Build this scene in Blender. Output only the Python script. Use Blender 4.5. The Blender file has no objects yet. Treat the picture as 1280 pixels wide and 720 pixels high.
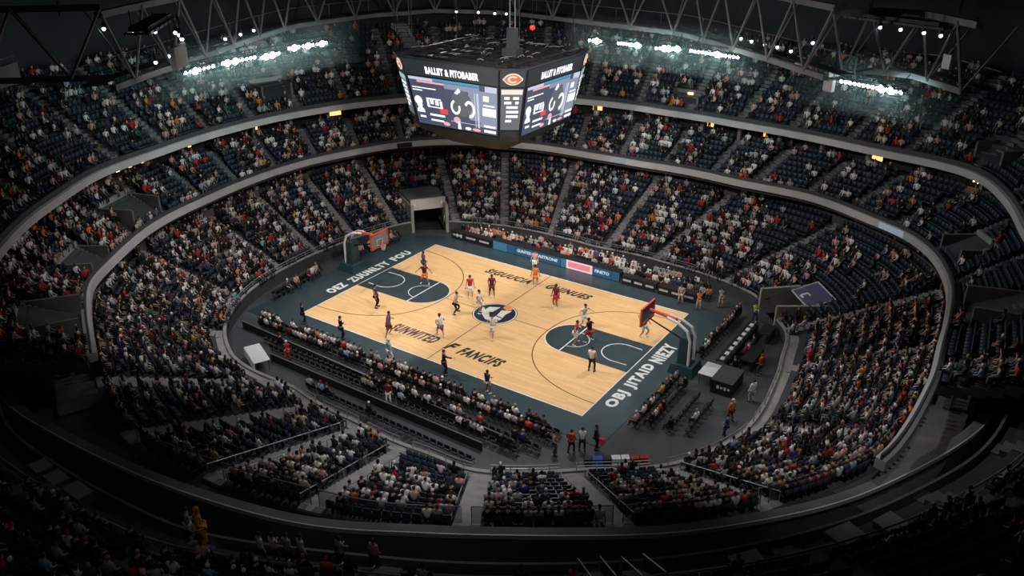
import bpy, math, random
import numpy as np
from mathutils import Vector, Matrix, noise as mnoise

random.seed(11)
rng = np.random.default_rng(11)
SC = bpy.context.scene
COL = SC.collection
PI = math.pi
LP = dict(court=8300, bowl=6000, fills=[
    (6, -10, 23, 0, 20, 4, 12000, 85), (9, -10, 23, -22, 6, 4, 10500, 85), (-8, -10, 23, 24, 10, 4, 10500, 80), (13, -4, 18.5, -9, 17, 4, 8500, 60), (-17, -5, 18, -2, 19, 4, 3500, 60),
    (6, 10, 25, -18, -12, 3, 5000, 70), (6, -2, 28, 9, -18, 2, 10500, 46), (12, 0, 28, 24, -5, 3, 8000, 48), (-4, -4, 28, -15, -14, 2, 9500, 50),
    (20, -30, 30, 5, -13, 1, 15000, 38), (30, -22, 30, 20, -5, 1, 8500, 38), (2, -32, 30, -12, -11, 2, 12000, 42), (24, -37, 30, 12, -29, 6, 700, 70)])

# ------------------------------------------------------------------ materials
def new_mat(name):
    m = bpy.data.materials.new(name)
    m.use_nodes = True
    nt = m.node_tree
    return m, nt, nt.nodes['Principled BSDF']

def mat(name, color, rough=0.6, metal=0.0, vary=0.0, scale=3.0, spec=0.5):
    m, nt, b = new_mat(name)
    c = (*color, 1)
    b.inputs['Base Color'].default_value = c
    b.inputs['Roughness'].default_value = rough
    b.inputs['Metallic'].default_value = metal
    b.inputs['Specular IOR Level'].default_value = spec
    if vary > 0:
        tc = nt.nodes.new('ShaderNodeTexCoord')
        n = nt.nodes.new('ShaderNodeTexNoise')
        n.inputs['Scale'].default_value = scale
        n.inputs['Detail'].default_value = 4
        r = nt.nodes.new('ShaderNodeValToRGB')
        r.color_ramp.elements[0].position = 0.3
        r.color_ramp.elements[1].position = 0.7
        r.color_ramp.elements[0].color = (*[x * (1 - vary) for x in color], 1)
        r.color_ramp.elements[1].color = (*[min(1, x * (1 + vary)) for x in color], 1)
        nt.links.new(tc.outputs['Object'], n.inputs['Vector'])
        nt.links.new(n.outputs['Fac'], r.inputs['Fac'])
        nt.links.new(r.outputs['Color'], b.inputs['Base Color'])
    return m

def emit(name, color, strength, base=(0.02, 0.02, 0.02)):
    m, nt, b = new_mat(name)
    b.inputs['Base Color'].default_value = (*base, 1)
    b.inputs['Emission Color'].default_value = (*color, 1)
    b.inputs['Emission Strength'].default_value = strength
    b.inputs['Roughness'].default_value = 0.4
    return m

def mat_object_tint(name, rough=0.8):
    """fabric whose colour is the object's own colour, with a faint weave"""
    m, nt, b = new_mat(name)
    oi = nt.nodes.new('ShaderNodeObjectInfo')
    n = nt.nodes.new('ShaderNodeTexNoise')
    n.inputs['Scale'].default_value = 14
    mp = nt.nodes.new('ShaderNodeMapRange')
    mp.inputs['To Min'].default_value = 0.85
    mp.inputs['To Max'].default_value = 1.1
    mx = nt.nodes.new('ShaderNodeMix')
    mx.data_type = 'RGBA'
    mx.blend_type = 'MULTIPLY'
    mx.inputs['Factor'].default_value = 1
    nt.links.new(n.outputs['Fac'], mp.inputs['Value'])
    nt.links.new(oi.outputs['Color'], mx.inputs['A'])
    nt.links.new(mp.outputs['Result'], mx.inputs['B'])
    nt.links.new(mx.outputs['Result'], b.inputs['Base Color'])
    b.inputs['Roughness'].default_value = rough
    b.inputs['Specular IOR Level'].default_value = 0.2
    return m

def mat_attr(name, rough=0.8):
    m, nt, b = new_mat(name)
    a = nt.nodes.new('ShaderNodeAttribute')
    a.attribute_name = 'tint'
    nt.links.new(a.outputs['Color'], b.inputs['Base Color'])
    b.inputs['Roughness'].default_value = rough
    b.inputs['Specular IOR Level'].default_value = 0.2
    return m

def mat_wood():
    m, nt, b = new_mat('maple_planks')
    tc = nt.nodes.new('ShaderNodeTexCoord')
    br = nt.nodes.new('ShaderNodeTexBrick')
    br.inputs['Scale'].default_value = 1.0
    br.inputs['Brick Width'].default_value = 1.8
    br.inputs['Row Height'].default_value = 0.12
    br.inputs['Mortar Size'].default_value = 0.003
    br.inputs['Color1'].default_value = (0.70, 0.42, 0.19, 1)
    br.inputs['Color2'].default_value = (0.78, 0.50, 0.25, 1)
    br.inputs['Mortar'].default_value = (0.55, 0.33, 0.15, 1)
    n = nt.nodes.new('ShaderNodeTexNoise')
    n.inputs['Scale'].default_value = 0.5
    mp = nt.nodes.new('ShaderNodeMapRange')
    mp.inputs['To Min'].default_value = 0.93
    mp.inputs['To Max'].default_value = 1.07
    mx = nt.nodes.new('ShaderNodeMix')
    mx.data_type = 'RGBA'
    mx.blend_type = 'MULTIPLY'
    mx.inputs['Factor'].default_value = 1
    nt.links.new(tc.outputs['Object'], br.inputs['Vector'])
    nt.links.new(tc.outputs['Object'], n.inputs['Vector'])
    nt.links.new(n.outputs['Fac'], mp.inputs['Value'])
    nt.links.new(br.outputs['Color'], mx.inputs['A'])
    nt.links.new(mp.outputs['Result'], mx.inputs['B'])
    nt.links.new(mx.outputs['Result'], b.inputs['Base Color'])
    b.inputs['Roughness'].default_value = 0.35
    b.inputs['Specular IOR Level'].default_value = 0.3
    return m

M = dict(
    wood=mat_wood(),
    teal=mat('teal_court_paint', (0.034, 0.053, 0.061), 0.33, vary=0.10, scale=1.5),
    teal_pad=mat('teal_vinyl_padding', (0.02, 0.05, 0.055), 0.45, vary=0.1, scale=2),
    navy=mat('navy_court_paint', (0.018, 0.030, 0.050), 0.35, vary=0.1),
    line_white=mat('white_line_paint', (0.72, 0.74, 0.72), 0.4, vary=0.05),
    line_dark=mat('dark_line_paint', (0.10, 0.055, 0.03), 0.4, vary=0.05),
    letter_dark=mat('charcoal_letter_paint', (0.028, 0.028, 0.032), 0.4, vary=0.1),
    letter_white=mat('white_letter_paint', (0.68, 0.72, 0.70), 0.4, vary=0.08),
    cream=mat('cream_paint', (0.62, 0.62, 0.56), 0.4, vary=0.05),
    orange=mat('orange_paint', (0.80, 0.24, 0.05), 0.4, vary=0.08),
    floor=mat('charcoal_floor', (0.058, 0.060, 0.063), 0.55, vary=0.25, scale=0.6),
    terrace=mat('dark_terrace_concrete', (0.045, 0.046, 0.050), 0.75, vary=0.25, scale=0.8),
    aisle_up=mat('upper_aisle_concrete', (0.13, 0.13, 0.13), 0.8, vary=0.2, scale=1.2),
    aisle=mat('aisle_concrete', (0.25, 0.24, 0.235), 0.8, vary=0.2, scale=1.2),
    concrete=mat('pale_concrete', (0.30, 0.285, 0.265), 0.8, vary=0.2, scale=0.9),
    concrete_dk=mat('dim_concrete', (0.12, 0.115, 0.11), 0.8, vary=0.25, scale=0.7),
    fascia=mat('grey_fascia_panels', (0.50, 0.48, 0.48), 0.5, vary=0.08, scale=0.7),
    fascia_dk=mat('dark_fascia', (0.05, 0.05, 0.055), 0.6, vary=0.15),
    wall=mat('black_wall', (0.022, 0.023, 0.027), 0.8, vary=0.3, scale=0.3),
    wall_panel=mat('brown_grey_panel', (0.10, 0.09, 0.08), 0.8, vary=0.2, scale=0.5),
    black=mat('matt_black', (0.010, 0.010, 0.012), 0.6, vary=0.2),
    black_metal=mat('black_metal', (0.02, 0.02, 0.023), 0.4, metal=0.6, vary=0.15),
    steel=mat('grey_painted_steel', (0.17, 0.17, 0.18), 0.5, metal=0.2, vary=0.15, scale=1.0),
    steel_pale=mat('pale_painted_steel', (0.55, 0.55, 0.55), 0.45, metal=0.2, vary=0.1),
    rail=mat('brushed_rail', (0.42, 0.42, 0.43), 0.35, metal=0.6, vary=0.1),
    glass=mat('rail_glass_dim', (0.08, 0.10, 0.10), 0.1),
    seat=mat('navy_seat_plastic', (0.028, 0.036, 0.048), 0.38, vary=0.15, scale=2),
    seat_dk=mat('navy_seat_cushion', (0.014, 0.020, 0.030), 0.6, vary=0.15, scale=2),
    chair=mat('black_chair_fabric', (0.016, 0.016, 0.018), 0.7, vary=0.2),
    white=mat('white_plastic', (0.75, 0.75, 0.74), 0.5, vary=0.05),
    paper=mat('white_paper', (0.75, 0.75, 0.76), 0.7, vary=0.05),
    red=mat('red_padding', (0.62, 0.08, 0.045), 0.5, vary=0.1),
    red_rim=mat('red_rim_metal', (0.62, 0.10, 0.03), 0.4, metal=0.3, vary=0.05),
    acrylic=mat('clear_backboard', (0.22, 0.24, 0.26), 0.1, vary=0.05),
    net=mat('white_net_cord', (0.7, 0.7, 0.68), 0.8, vary=0.05),
    skinA=mat('skin_fair', (0.52, 0.31, 0.22), 0.6, vary=0.06, scale=6),
    skinB=mat('skin_tan', (0.36, 0.20, 0.125), 0.6, vary=0.06, scale=6),
    skinC=mat('skin_brown', (0.15, 0.075, 0.045), 0.6, vary=0.06, scale=6),
    trousers=mat('dark_trousers', (0.022, 0.024, 0.032), 0.8, vary=0.2, scale=6),
    hairA=mat('dark_hair', (0.012, 0.009, 0.008), 0.6, vary=0.3, scale=20),
    hairB=mat('brown_hair', (0.07, 0.038, 0.02), 0.6, vary=0.3, scale=20),
    hairC=mat('fair_hair', (0.34, 0.22, 0.11), 0.6, vary=0.3, scale=20),
    tint=mat_object_tint('fabric'),
    crowd=mat_attr('crowd_colours'),
    seats=mat_attr('seat_colours', 0.40),
    blue_pad=mat('blue_board', (0.03, 0.12, 0.20), 0.4, vary=0.1),
    purple=mat('purple_canopy', (0.085, 0.08, 0.15), 0.5, vary=0.15),
    gold=mat('gold_costume', (0.50, 0.22, 0.02), 0.7, vary=0.2, scale=5),
    crimson=mat('crimson_case', (0.35, 0.01, 0.02), 0.6, vary=0.2),
    cobalt=mat('cobalt_case', (0.02, 0.07, 0.40), 0.6, vary=0.2),
    eye=mat('eye_dark', (0.01, 0.01, 0.01), 0.3, vary=0.1),
)

M['glass'].node_tree.nodes['Principled BSDF'].inputs['Alpha'].default_value = .3
M['glass'].node_tree.nodes['Principled BSDF'].inputs['Roughness'].default_value = .25
# ------------------------------------------------------------------ mesh builder
class MB:
    def __init__(s):
        s.v, s.f, s.m = [], [], []
    def add(s, vs, fs, mi=0):
        b = len(s.v)
        s.v.extend(tuple(v) for v in vs)
        for f in fs:
            s.f.append(tuple(b + i for i in f))
            s.m.append(mi)
    def box(s, c, size, rz=0.0, mi=0, top=1.0, tilt=None):
        x, y, z = [a / 2 for a in size]
        vs = []
        for dz, k in ((-z, 1.0), (z, top)):
            for dx, dy in ((-x, -y), (x, -y), (x, y), (-x, y)):
                vs.append(Vector((dx * k, dy * k, dz)))
        R = Matrix.Rotation(rz, 3, 'Z')
        if tilt:
            R = R @ Matrix.Rotation(tilt, 3, 'X')
        vs = [R @ v + Vector(c) for v in vs]
        s.add(vs, [(3, 2, 1, 0), (4, 5, 6, 7), (0, 1, 5, 4), (1, 2, 6, 5), (2, 3, 7, 6), (3, 0, 4, 7)], mi)
    def prism(s, poly, z0, z1, mi=0):
        n = len(poly)
        vs = [(p[0], p[1], z0) for p in poly] + [(p[0], p[1], z1) for p in poly]
        fs = [tuple(range(n - 1, -1, -1)), tuple(range(n, 2 * n))]
        fs += [(i, (i + 1) % n, n + (i + 1) % n, n + i) for i in range(n)]
        s.add(vs, fs, mi)
    def loft(s, rings, mi=0, cap=True):
        n = len(rings[0])
        vs = [p for r in rings for p in r]
        fs = []
        for k in range(len(rings) - 1):
            for i in range(n):
                j = (i + 1) % n
                fs.append((k * n + i, k * n + j, (k + 1) * n + j, (k + 1) * n + i))
        if cap:
            fs.append(tuple(range(n - 1, -1, -1)))
            fs.append(tuple((len(rings) - 1) * n + i for i in range(n)))
        s.add(vs, fs, mi)
    def tube(s, p, q, r0, r1=None, n=8, mi=0):
        s.path([p, q], [r0, r0 if r1 is None else r1], n, mi)
    def path(s, pts, radii, n=8, mi=0):
        pts = [Vector(p) for p in pts]
        if not isinstance(radii, (list, tuple)):
            radii = [radii] * len(pts)
        rings, ref = [], None
        for i, p in enumerate(pts):
            d = (pts[min(i + 1, len(pts) - 1)] - pts[max(i - 1, 0)]).normalized()
            if ref is None:
                ref = Vector((0, 0, 1)) if abs(d.z) < 0.9 else Vector((1, 0, 0))
            a = (ref - d * ref.dot(d))
            a = a.normalized() if a.length > 1e-6 else d.orthogonal().normalized()
            ref = a
            b = d.cross(a)
            rings.append([p + (a * math.cos(2 * PI * k / n) + b * math.sin(2 * PI * k / n)) * radii[i] for k in range(n)])
        s.loft(rings, mi)
    def ball(s, c, r, nu=8, nv=6, mi=0):
        rx, ry, rz = r if isinstance(r, tuple) else (r, r, r)
        rings = []
        for j in range(nv + 1):
            t = 0.12 + (PI - 0.24) * j / nv
            rings.append([(c[0] + rx * math.sin(t) * math.cos(2 * PI * i / nu), c[1] + ry * math.sin(t) * math.sin(2 * PI * i / nu), c[2] - rz * math.cos(t)) for i in range(nu)])
        s.loft(rings, mi)
    def quad(s, a, b, c, d, mi=0):
        s.add([a, b, c, d], [(0, 1, 2, 3)], mi)
    def mesh(s, name, mats, smooth=False):
        me = bpy.data.meshes.new(name)
        me.from_pydata(s.v, [], s.f)
        for m in (mats if isinstance(mats, (list, tuple)) else [mats]):
            me.materials.append(m)
        if len(me.materials) > 1:
            me.polygons.foreach_set('material_index', s.m)
        if smooth:
            me.polygons.foreach_set('use_smooth', [True] * len(me.polygons))
        me.update()
        return me
    def build(s, name, mats, parent=None, loc=(0, 0, 0), rz=0.0, smooth=False):
        return link(name, s.mesh(name, mats, smooth), parent, loc, rz)

def link(name, me, parent=None, loc=(0, 0, 0), rz=0.0):
    o = bpy.data.objects.new(name, me)
    COL.objects.link(o)
    o.location = loc
    o.rotation_euler = (0, 0, rz)
    if parent:
        o.parent = parent
    return o

def tag(o, label, cat, group=None, kind=None):
    o['label'] = label
    o['category'] = cat
    if group:
        o['group'] = group
    if kind:
        o['kind'] = kind
    return o

def empty(name, loc, rz=0.0):
    o = bpy.data.objects.new(name, None)
    o.empty_display_size = 0.1
    COL.objects.link(o)
    o.location = loc
    o.rotation_euler = (0, 0, rz)
    return o

def struct(o):
    o['kind'] = 'structure'
    return o

ORD = ['zeroth', 'first', 'second', 'third', 'fourth', 'fifth', 'sixth', 'seventh', 'eighth', 'ninth', 'tenth', 'eleventh', 'twelfth', 'thirteenth', 'fourteenth', 'fifteenth', 'sixteenth', 'seventeenth', 'eighteenth', 'nineteenth']
_T = {2: 'twenty', 3: 'thirty', 4: 'forty', 5: 'fifty', 6: 'sixty', 7: 'seventy', 8: 'eighty', 9: 'ninety'}
def ordinal(n):
    if n < 20:
        return ORD[n]
    if n >= 100:
        return 'hundred-and-' + ordinal(n - 100) if n > 100 else 'hundredth'
    t, u = divmod(n, 10)
    return (_T[t][:-1] + 'ieth') if u == 0 else _T[t] + '-' + ORD[u]

# ------------------------------------------------------------------ camera
CAM = Vector((30.278, -42.923, 27.294))
YAW, PITCH, FPX = -0.591, 0.448, 1039.136
cd = bpy.data.cameras.new('camera')
cam = bpy.data.objects.new('camera', cd)
COL.objects.link(cam)
cam.location = CAM
cam.rotation_euler = (PI / 2 - PITCH, 0, -YAW)
cd.sensor_width = 36
cd.lens = FPX / 1280 * 36
cd.clip_end = 400
SC.camera = cam
_d = Vector((math.sin(YAW) * math.cos(PITCH), math.cos(YAW) * math.cos(PITCH), -math.sin(PITCH)))
_r = _d.cross(Vector((0, 0, 1))).normalized()
_u = _r.cross(_d)
def proj(p):
    v = Vector(p) - CAM
    z = v.dot(_d)
    return 640 + FPX * v.dot(_r) / z, 360 - FPX * v.dot(_u) / z, z

# ------------------------------------------------------------------ plan curves of the bowl (polar about C0)
C0 = np.array([2.0, -2.0])
class Curve:
    def __init__(s, pts, smooth=4.0, d=None):
        if d is not None:
            s.r = d
            return
        p = np.array(pts, float) - C0
        th = np.degrees(np.arctan2(p[:, 1], p[:, 0])) % 360
        r = np.hypot(p[:, 0], p[:, 1])
        o = np.argsort(th)
        th, r = th[o], r[o]
        g = np.arange(720) * 0.5
        rr = np.interp(g, np.concatenate([th - 360, th, th + 360]), np.tile(r, 3))
        k = np.exp(-0.5 * (np.arange(-40, 41) * 0.5 / smooth) ** 2)
        k /= k.sum()
        s.r = np.convolve(np.concatenate([rr[-40:], rr, rr[:40]]), k, 'valid')
    def rad(s, th):
        g = (np.asarray(th) % 360) * 2
        i = np.floor(g).astype(int) % 720
        f = g - np.floor(g)
        return s.r[i] * (1 - f) + s.r[(i + 1) % 720] * f
    def off(s, d):
        return Curve(None, d=s.r + d)
    def pt(s, th):
        r = s.rad(th)
        a = np.radians(th)
        return np.stack([C0[0] + r * np.cos(a), C0[1] + r * np.sin(a)], -1)

FRONT = Curve([(-12.4, 10.7), (-5, 13), (-2.8, 13), (1.3, 12.8), (7.6, 13), (13, 12.2), (15, 11.4), (17.1, 8.9), (18.7, 7), (19.2, 4), (19.9, -.2), (20.1, -5.4), (19.7, -6.9), (18, -10.2), (14.6, -12.8), (11.6, -15.2), (9.9, -16.2), (7.4, -16.2), (2, -16.2), (-3.5, -15.6), (-9, -15.5), (-13, -13), (-14.8, -10.6), (-16.1, -7.8), (-16.8, -3.7), (-16.7, 1.6), (-15, 9)], 2.5)
REAR = Curve([(-17.8, -18.2), (-22.5, -11.4), (-23.6, -5.8), (-24.1, -.2), (-24, 8.8), (-22.8, 13.6), (-19.2, 18.4), (-8.5, 22.2), (4, 22.3), (15.6, 21.8), (21.5, 18.8), (25, 15.6), (26.9, 11.2), (27.6, 5), (27.8, 0), (27.7, -5), (27.3, -9.0), (26, -11.4), (23.7, -14.8), (21.6, -17.1), (18.5, -19.5), (14.7, -22.1), (10.3, -24.6), (7.9, -25.1), (4.8, -26), (2.8, -26.1), (-.8, -26.8), (-4.8, -25.8), (-10.4, -23.1)], 3)
RING_A = Curve([(-7.7, -24.4), (-10, -23.2), (-13, -21.5), (-15.7, -19.8), (-16.3, -19), (-17.7, -17), (-19.3, -14.7), (-20.9, -12), (-21.9, -9), (-22.5, -6), (-23.3, -1.4), (-23.3, 4.6), (-22.1, 9.3), (-20.6, 13), (-17.9, 16.4), (-9.5, 20.1), (-4, 20.4), (.8, 20.6), (10, 20.3), (16, 20.1), (20.5, 17.6), (23.4, 16), (25.4, 13.3), (26.7, 10), (27.3, 7.5), (27.6, 4.3), (27.8, .1), (28.1, -4.1), (28, -5.7), (27.8, -9.2), (27.5, -11.5), (26.3, -14), (18.8, -22.4), (10, -27), (0, -28)], 2.5)
LEDGE = Curve([(-12, -27.2), (-9.5, -28), (-5, -28), (-1, -27.8), (2.7, -27.4), (5.8, -26.8), (8.8, -26), (10, -25.5), (12.7, -23.9), (16, -21.9), (18.6, -20.2), (21.7, -17.9), (23.7, -15.8), (26.2, -12.8), (28.1, -9.2), (29.3, -6.6), (30.5, -3), (30.6, 1.5)], 2.5)
RING_B = Curve([(-16, -24), (-19.3, -20.6), (-21.6, -17.3), (-24.3, -13), (-25.2, -8), (-26.2, -1), (-25.9, 4.4), (-23.8, 11.4), (-21.5, 15.5), (-15, 21.5), (-6.5, 24.8), (1.6, 25), (8, 24.5), (14, 23.8), (19.4, 22.4), (24.3, 21.6), (26.5, 20.5), (30, 10), (32.5, 0), (32, -12), (-9, -29), (0, -34), (15, -32), (27, -24)], 2.5)
NEAR_RAIL = Curve([(-6, -31.4), (-2.9, -31.4), (3, -31.3), (6.6, -31), (9.6, -29.8), (13, -28.2), (18.9, -24.9), (22.8, -22), (26.4, -18.2), (29, -14.6), (30.8, -11), (32.2, -7.9), (33, -3)], 3)

def ribbon(mb, inner, outer, z0, z1, th0, th1, step=1.5, mi=0):
    """closed band between two curves from z0 to z1 (top z1)"""
    n = max(2, int(round((th1 - th0) / step)))
    th = np.linspace(th0, th1, n + 1)
    a, b = inner.pt(th), outer.pt(th)
    rings = []
    for i in range(n + 1):
        rings.append([(a[i][0], a[i][1], z0), (b[i][0], b[i][1], z0), (b[i][0], b[i][1], z1), (a[i][0], a[i][1], z1)])
    mb.loft(rings, mi)

class Deck:
    def __init__(s, name, fin, fout, n, z0, z1, th0, th1, cut=None, front=0.0):
        s.name, s.fin, s.fout, s.n, s.z0, s.z1, s.th0, s.th1, s.cut = name, fin, fout, n, z0, z1, th0, th1, cut
        mb = MB()
        step = 1.5
        m = int(round((th1 - th0) / step))
        for i in range(n):
            z = s.z(i)
            zb = s.z(i - 1) if i else z0 - front
            c0, c1 = s.curve(i / n), s.curve((i + 1) / n)
            run = None
            for j in range(m + 1):
                t0 = th0 + step * j
                gone = j == m or (cut and cut(i, t0 + step / 2))
                if not gone and run is None:
                    run = t0
                if gone and run is not None:
                    ribbon(mb, c0, c1, zb - 0.25, z, run, t0, step)
                    run = None
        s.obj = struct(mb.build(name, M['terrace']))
    def z(s, i):
        return s.z0 + (s.z1 - s.z0) * i / (s.n - 1)
    def curve(s, t):
        return Curve(None, d=s.fin.r * (1 - t) + s.fout.r * t)

# ------------------------------------------------------------------ setting: floor, stands, walls
mb = MB()
th = np.linspace(0, 360, 121)[:-1]
mb.prism([tuple(p) for p in FRONT.off(0.4).pt(th)], -0.3, 0.0)
struct(mb.build('floor_event', M['floor']))
mb = MB()
mb.prism([tuple(p) for p in RING_B.off(34).pt(th)], -1.2, -0.6)
struct(mb.build('floor_base', M['wall']))

def cut_low(i, t):
    t = t % 360
    return (139 <= t <= 147.5 and i < 6) or (34.5 <= t <= 43 and i < 5)

LOWER = Deck('floor_lower_stand', FRONT, REAR, 13, 0.80, 3.85, 0, 360, cut_low, 0.8)
BACK_A = REAR.off(2.0)
B_IN = RING_B.off(0.35)
MID = Deck('floor_middle_stand', RING_A.off(0.25), RING_B.off(0.9), 8, 5.75, 7.75, -3, 247, None, 0.2)
NEARD = Deck('floor_near_stand', NEAR_RAIL.off(-1.5), NEAR_RAIL.off(7.5), 10, 5.0, 9.6, 246, 358, None, 0.0)
UP_IN = RING_B.off(0.3)
UPPER = Deck('floor_upper_stand', UP_IN, RING_B.off(8.2), 11, 9.75, 14.6, -2, 242, None, 0.2)

# ring fascias, back walls and the ledge on the near side
mb = MB(); ribbon(mb, RING_A.off(-0.22), RING_A.off(0.25), 5.68, 6.18, -20.5, 247); struct(mb.build('trim_lower_ring', M['fascia']))
mb = MB(); ribbon(mb, RING_A.off(-0.02), RING_A.off(0.08), 6.18, 6.45, -20.5, 247); struct(mb.build('trim_lower_ring_coping', M['fascia_dk']))
DISP = emit('ring_display_pale', (.6, .72, .8), .35)
for a0, a1, m_ in ((40.2, 44.6, DISP), (142.5, 145.5, M['black']), (96, 99, DISP)):
    mb = MB(); ribbon(mb, RING_A.off(-0.27), RING_A.off(-0.22), 5.72, 6.14, a0, a1, .75); o = struct(mb.build('trim_ring_display', m_))
mb = MB(); ribbon(mb, RING_B.off(-0.25), RING_B.off(0.3), 9.26, 9.76, -4, 240); struct(mb.build('trim_upper_ring', M['fascia']))
mb = MB(); ribbon(mb, RING_B.off(0.0), RING_B.off(0.12), 9.76, 10.10, -4, 240); struct(mb.build('trim_upper_ring_coping', M['fascia_dk']))
mb = MB(); ribbon(mb, REAR.off(1.9), REAR.off(2.2), 3.6, 5.6, 0, 247); struct(mb.build('wall_lower_concourse', M['wall']))
mb = MB(); ribbon(mb, REAR, REAR.off(2.0), 3.55, 3.95, -22, 250); struct(mb.build('floor_lower_concourse', M['concrete_dk']))
mb = MB(); ribbon(mb, REAR.off(-0.06), REAR.off(0.10), 3.95, 4.55, 0, 240); struct(mb.build('trim_lower_rear_wall', M['concrete_dk']))
mb = MB(); ribbon(mb, RING_B.off(2.6), RING_B.off(2.9), 7.6, 9.7, -3, 240); struct(mb.build('wall_upper_concourse', M['wall']))
mb = MB(); ribbon(mb, RING_B.off(0.85), RING_B.off(2.7), 7.5, 7.8, -3, 240); struct(mb.build('floor_upper_concourse', M['concrete_dk']))
mb = MB(); ribbon(mb, REAR.off(0.0), LEDGE.off(0.0), 3.4, 3.85, 246, 358); struct(mb.build('floor_near_walkway', M['terrace']))
mb = MB(); ribbon(mb, LEDGE.off(-0.05), LEDGE.off(0.30), -0.6, 4.5, 244, 359); struct(mb.build('wall_near_parapet', M['concrete_dk']))
mb = MB(); ribbon(mb, LEDGE.off(-0.10), LEDGE.off(0.32), 4.5, 4.60, 244, 359); struct(mb.build('trim_near_parapet', M['concrete_dk']))
mb = MB(); ribbon(mb, LEDGE.off(0.32), LEDGE.off(0.38), 4.4, 4.60, 244, 359); struct(mb.build('trim_near_parapet_lip', M['fascia']))
mb = MB(); ribbon(mb, NEAR_RAIL.off(-1.62), NEAR_RAIL.off(-1.5), 3.9, 5.25, 246, 358); struct(mb.build('wall_near_balcony', M['concrete_dk']))
# front wall of the lower stand with its pale coping
for a0, a1 in ((-139, 34.5), (43, 139), (147.5, 221)):
    mb = MB(); ribbon(mb, FRONT.off(-0.12), FRONT.off(0.02), 0.0, 0.95, a0, a1, 1.0)
    struct(mb.build('wall_lower_front', M['fascia_dk']))
    mb = MB(); ribbon(mb, FRONT.off(-0.16), FRONT.off(0.06), 0.95, 1.02, a0, a1, 1.0)
    struct(mb.build('trim_lower_front', M['concrete']))
# outer wall and roof
OUT = RING_B.off(9.6)
mb = MB(); ribbon(mb, RING_B.off(8.2), RING_B.off(9.7), 14.2, 14.7, -2, 242); struct(mb.build('floor_upper_walkway', M['concrete_dk']))
mb = MB(); ribbon(mb, OUT, OUT.off(0.5), 8.0, 32.0, -40, 262, 3); struct(mb.build('wall_perimeter', M['wall']))
NOUT = RING_B.off(30)
mb = MB(); ribbon(mb, NOUT, NOUT.off(0.5), -0.6, 32.0, 255, 325, 3); struct(mb.build('wall_near', M['wall']))
mb = MB(); mb.prism([tuple(p) for p in RING_B.off(33).pt(th)], 32.0, 32.6); struct(mb.build('ceiling', M['wall']))

# ------------------------------------------------------------------ aisles
AISLE_LOW = [352, 331, 316, 301, 285, 273, 259, 245, 220, 204, 187.5, 176, 164, 152, 136.5, 123.8, 109.5, 90.5, 75, 55, 30, 14]
AISLE_LOW = sorted(a % 360 for a in AISLE_LOW)
AISLE_UP = [2, 14, 25, 35, 44, 52, 60, 69, 78, 88, 98, 108, 117, 126, 135, 144, 153, 162, 171, 180, 189, 198, 207, 216, 225, 234]
AISLE_NEAR = [252, 266, 281, 296, 311, 326, 341, 352]

def aisle_mesh(dk, t, width):
    mb = MB()
    a = math.radians(t)
    for i in range(dk.n):
        c0, c1 = dk.curve(i / dk.n), dk.curve((i + 1) / dk.n)
        r0, r1 = float(c0.rad(t)), float(c1.rad(t))
        z = dk.z(i)
        rise = (dk.z(1) - dk.z(0))
        rm = (r0 + r1) / 2
        for ra, rb, zz in ((r0, rm, z + 0.03), (rm, r1, z + rise / 2 + 0.03)):
            rc = (ra + rb) / 2
            mb.box((C0[0] + rc * math.cos(a), C0[1] + rc * math.sin(a), zz - rise / 4), (rb - ra + 0.004, width, rise / 2 + 0.02), a)
    return mb

def near_low(t):
    return 225 < t < 350
for t in AISLE_LOW:
    if cut_low(0, t):
        continue
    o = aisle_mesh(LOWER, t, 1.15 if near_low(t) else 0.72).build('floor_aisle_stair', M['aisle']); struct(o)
for t in AISLE_UP:
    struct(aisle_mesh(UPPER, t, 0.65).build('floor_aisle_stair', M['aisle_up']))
    if t < 240:
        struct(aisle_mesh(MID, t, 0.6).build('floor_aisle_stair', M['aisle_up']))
for t in AISLE_NEAR:
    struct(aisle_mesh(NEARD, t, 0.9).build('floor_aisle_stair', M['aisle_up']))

# ------------------------------------------------------------------ tunnels and stand entrances
def polar(r, t, z=0.0):
    a = math.radians(t)
    return Vector((C0[0] + r * math.cos(a), C0[1] + r * math.sin(a), z))

def radial_wall(mb, t, r0, r1, z0, z1, w=0.22, mi=0):
    rc = (r0 + r1) / 2
    mb.box(tuple(polar(rc, t, (z0 + z1) / 2)), (r1 - r0, w, z1 - z0), math.radians(t), mi)

def cross_wall(mb, t0, t1, r, z0, z1, w=0.2, mi=0):
    p, q = polar(r, t0), polar(r, t1)
    d = q - p
    mb.box(((p.x + q.x) / 2, (p.y + q.y) / 2, (z0 + z1) / 2), (d.length + 0.1, w, z1 - z0), math.atan2(d.y, d.x), mi)

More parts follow.
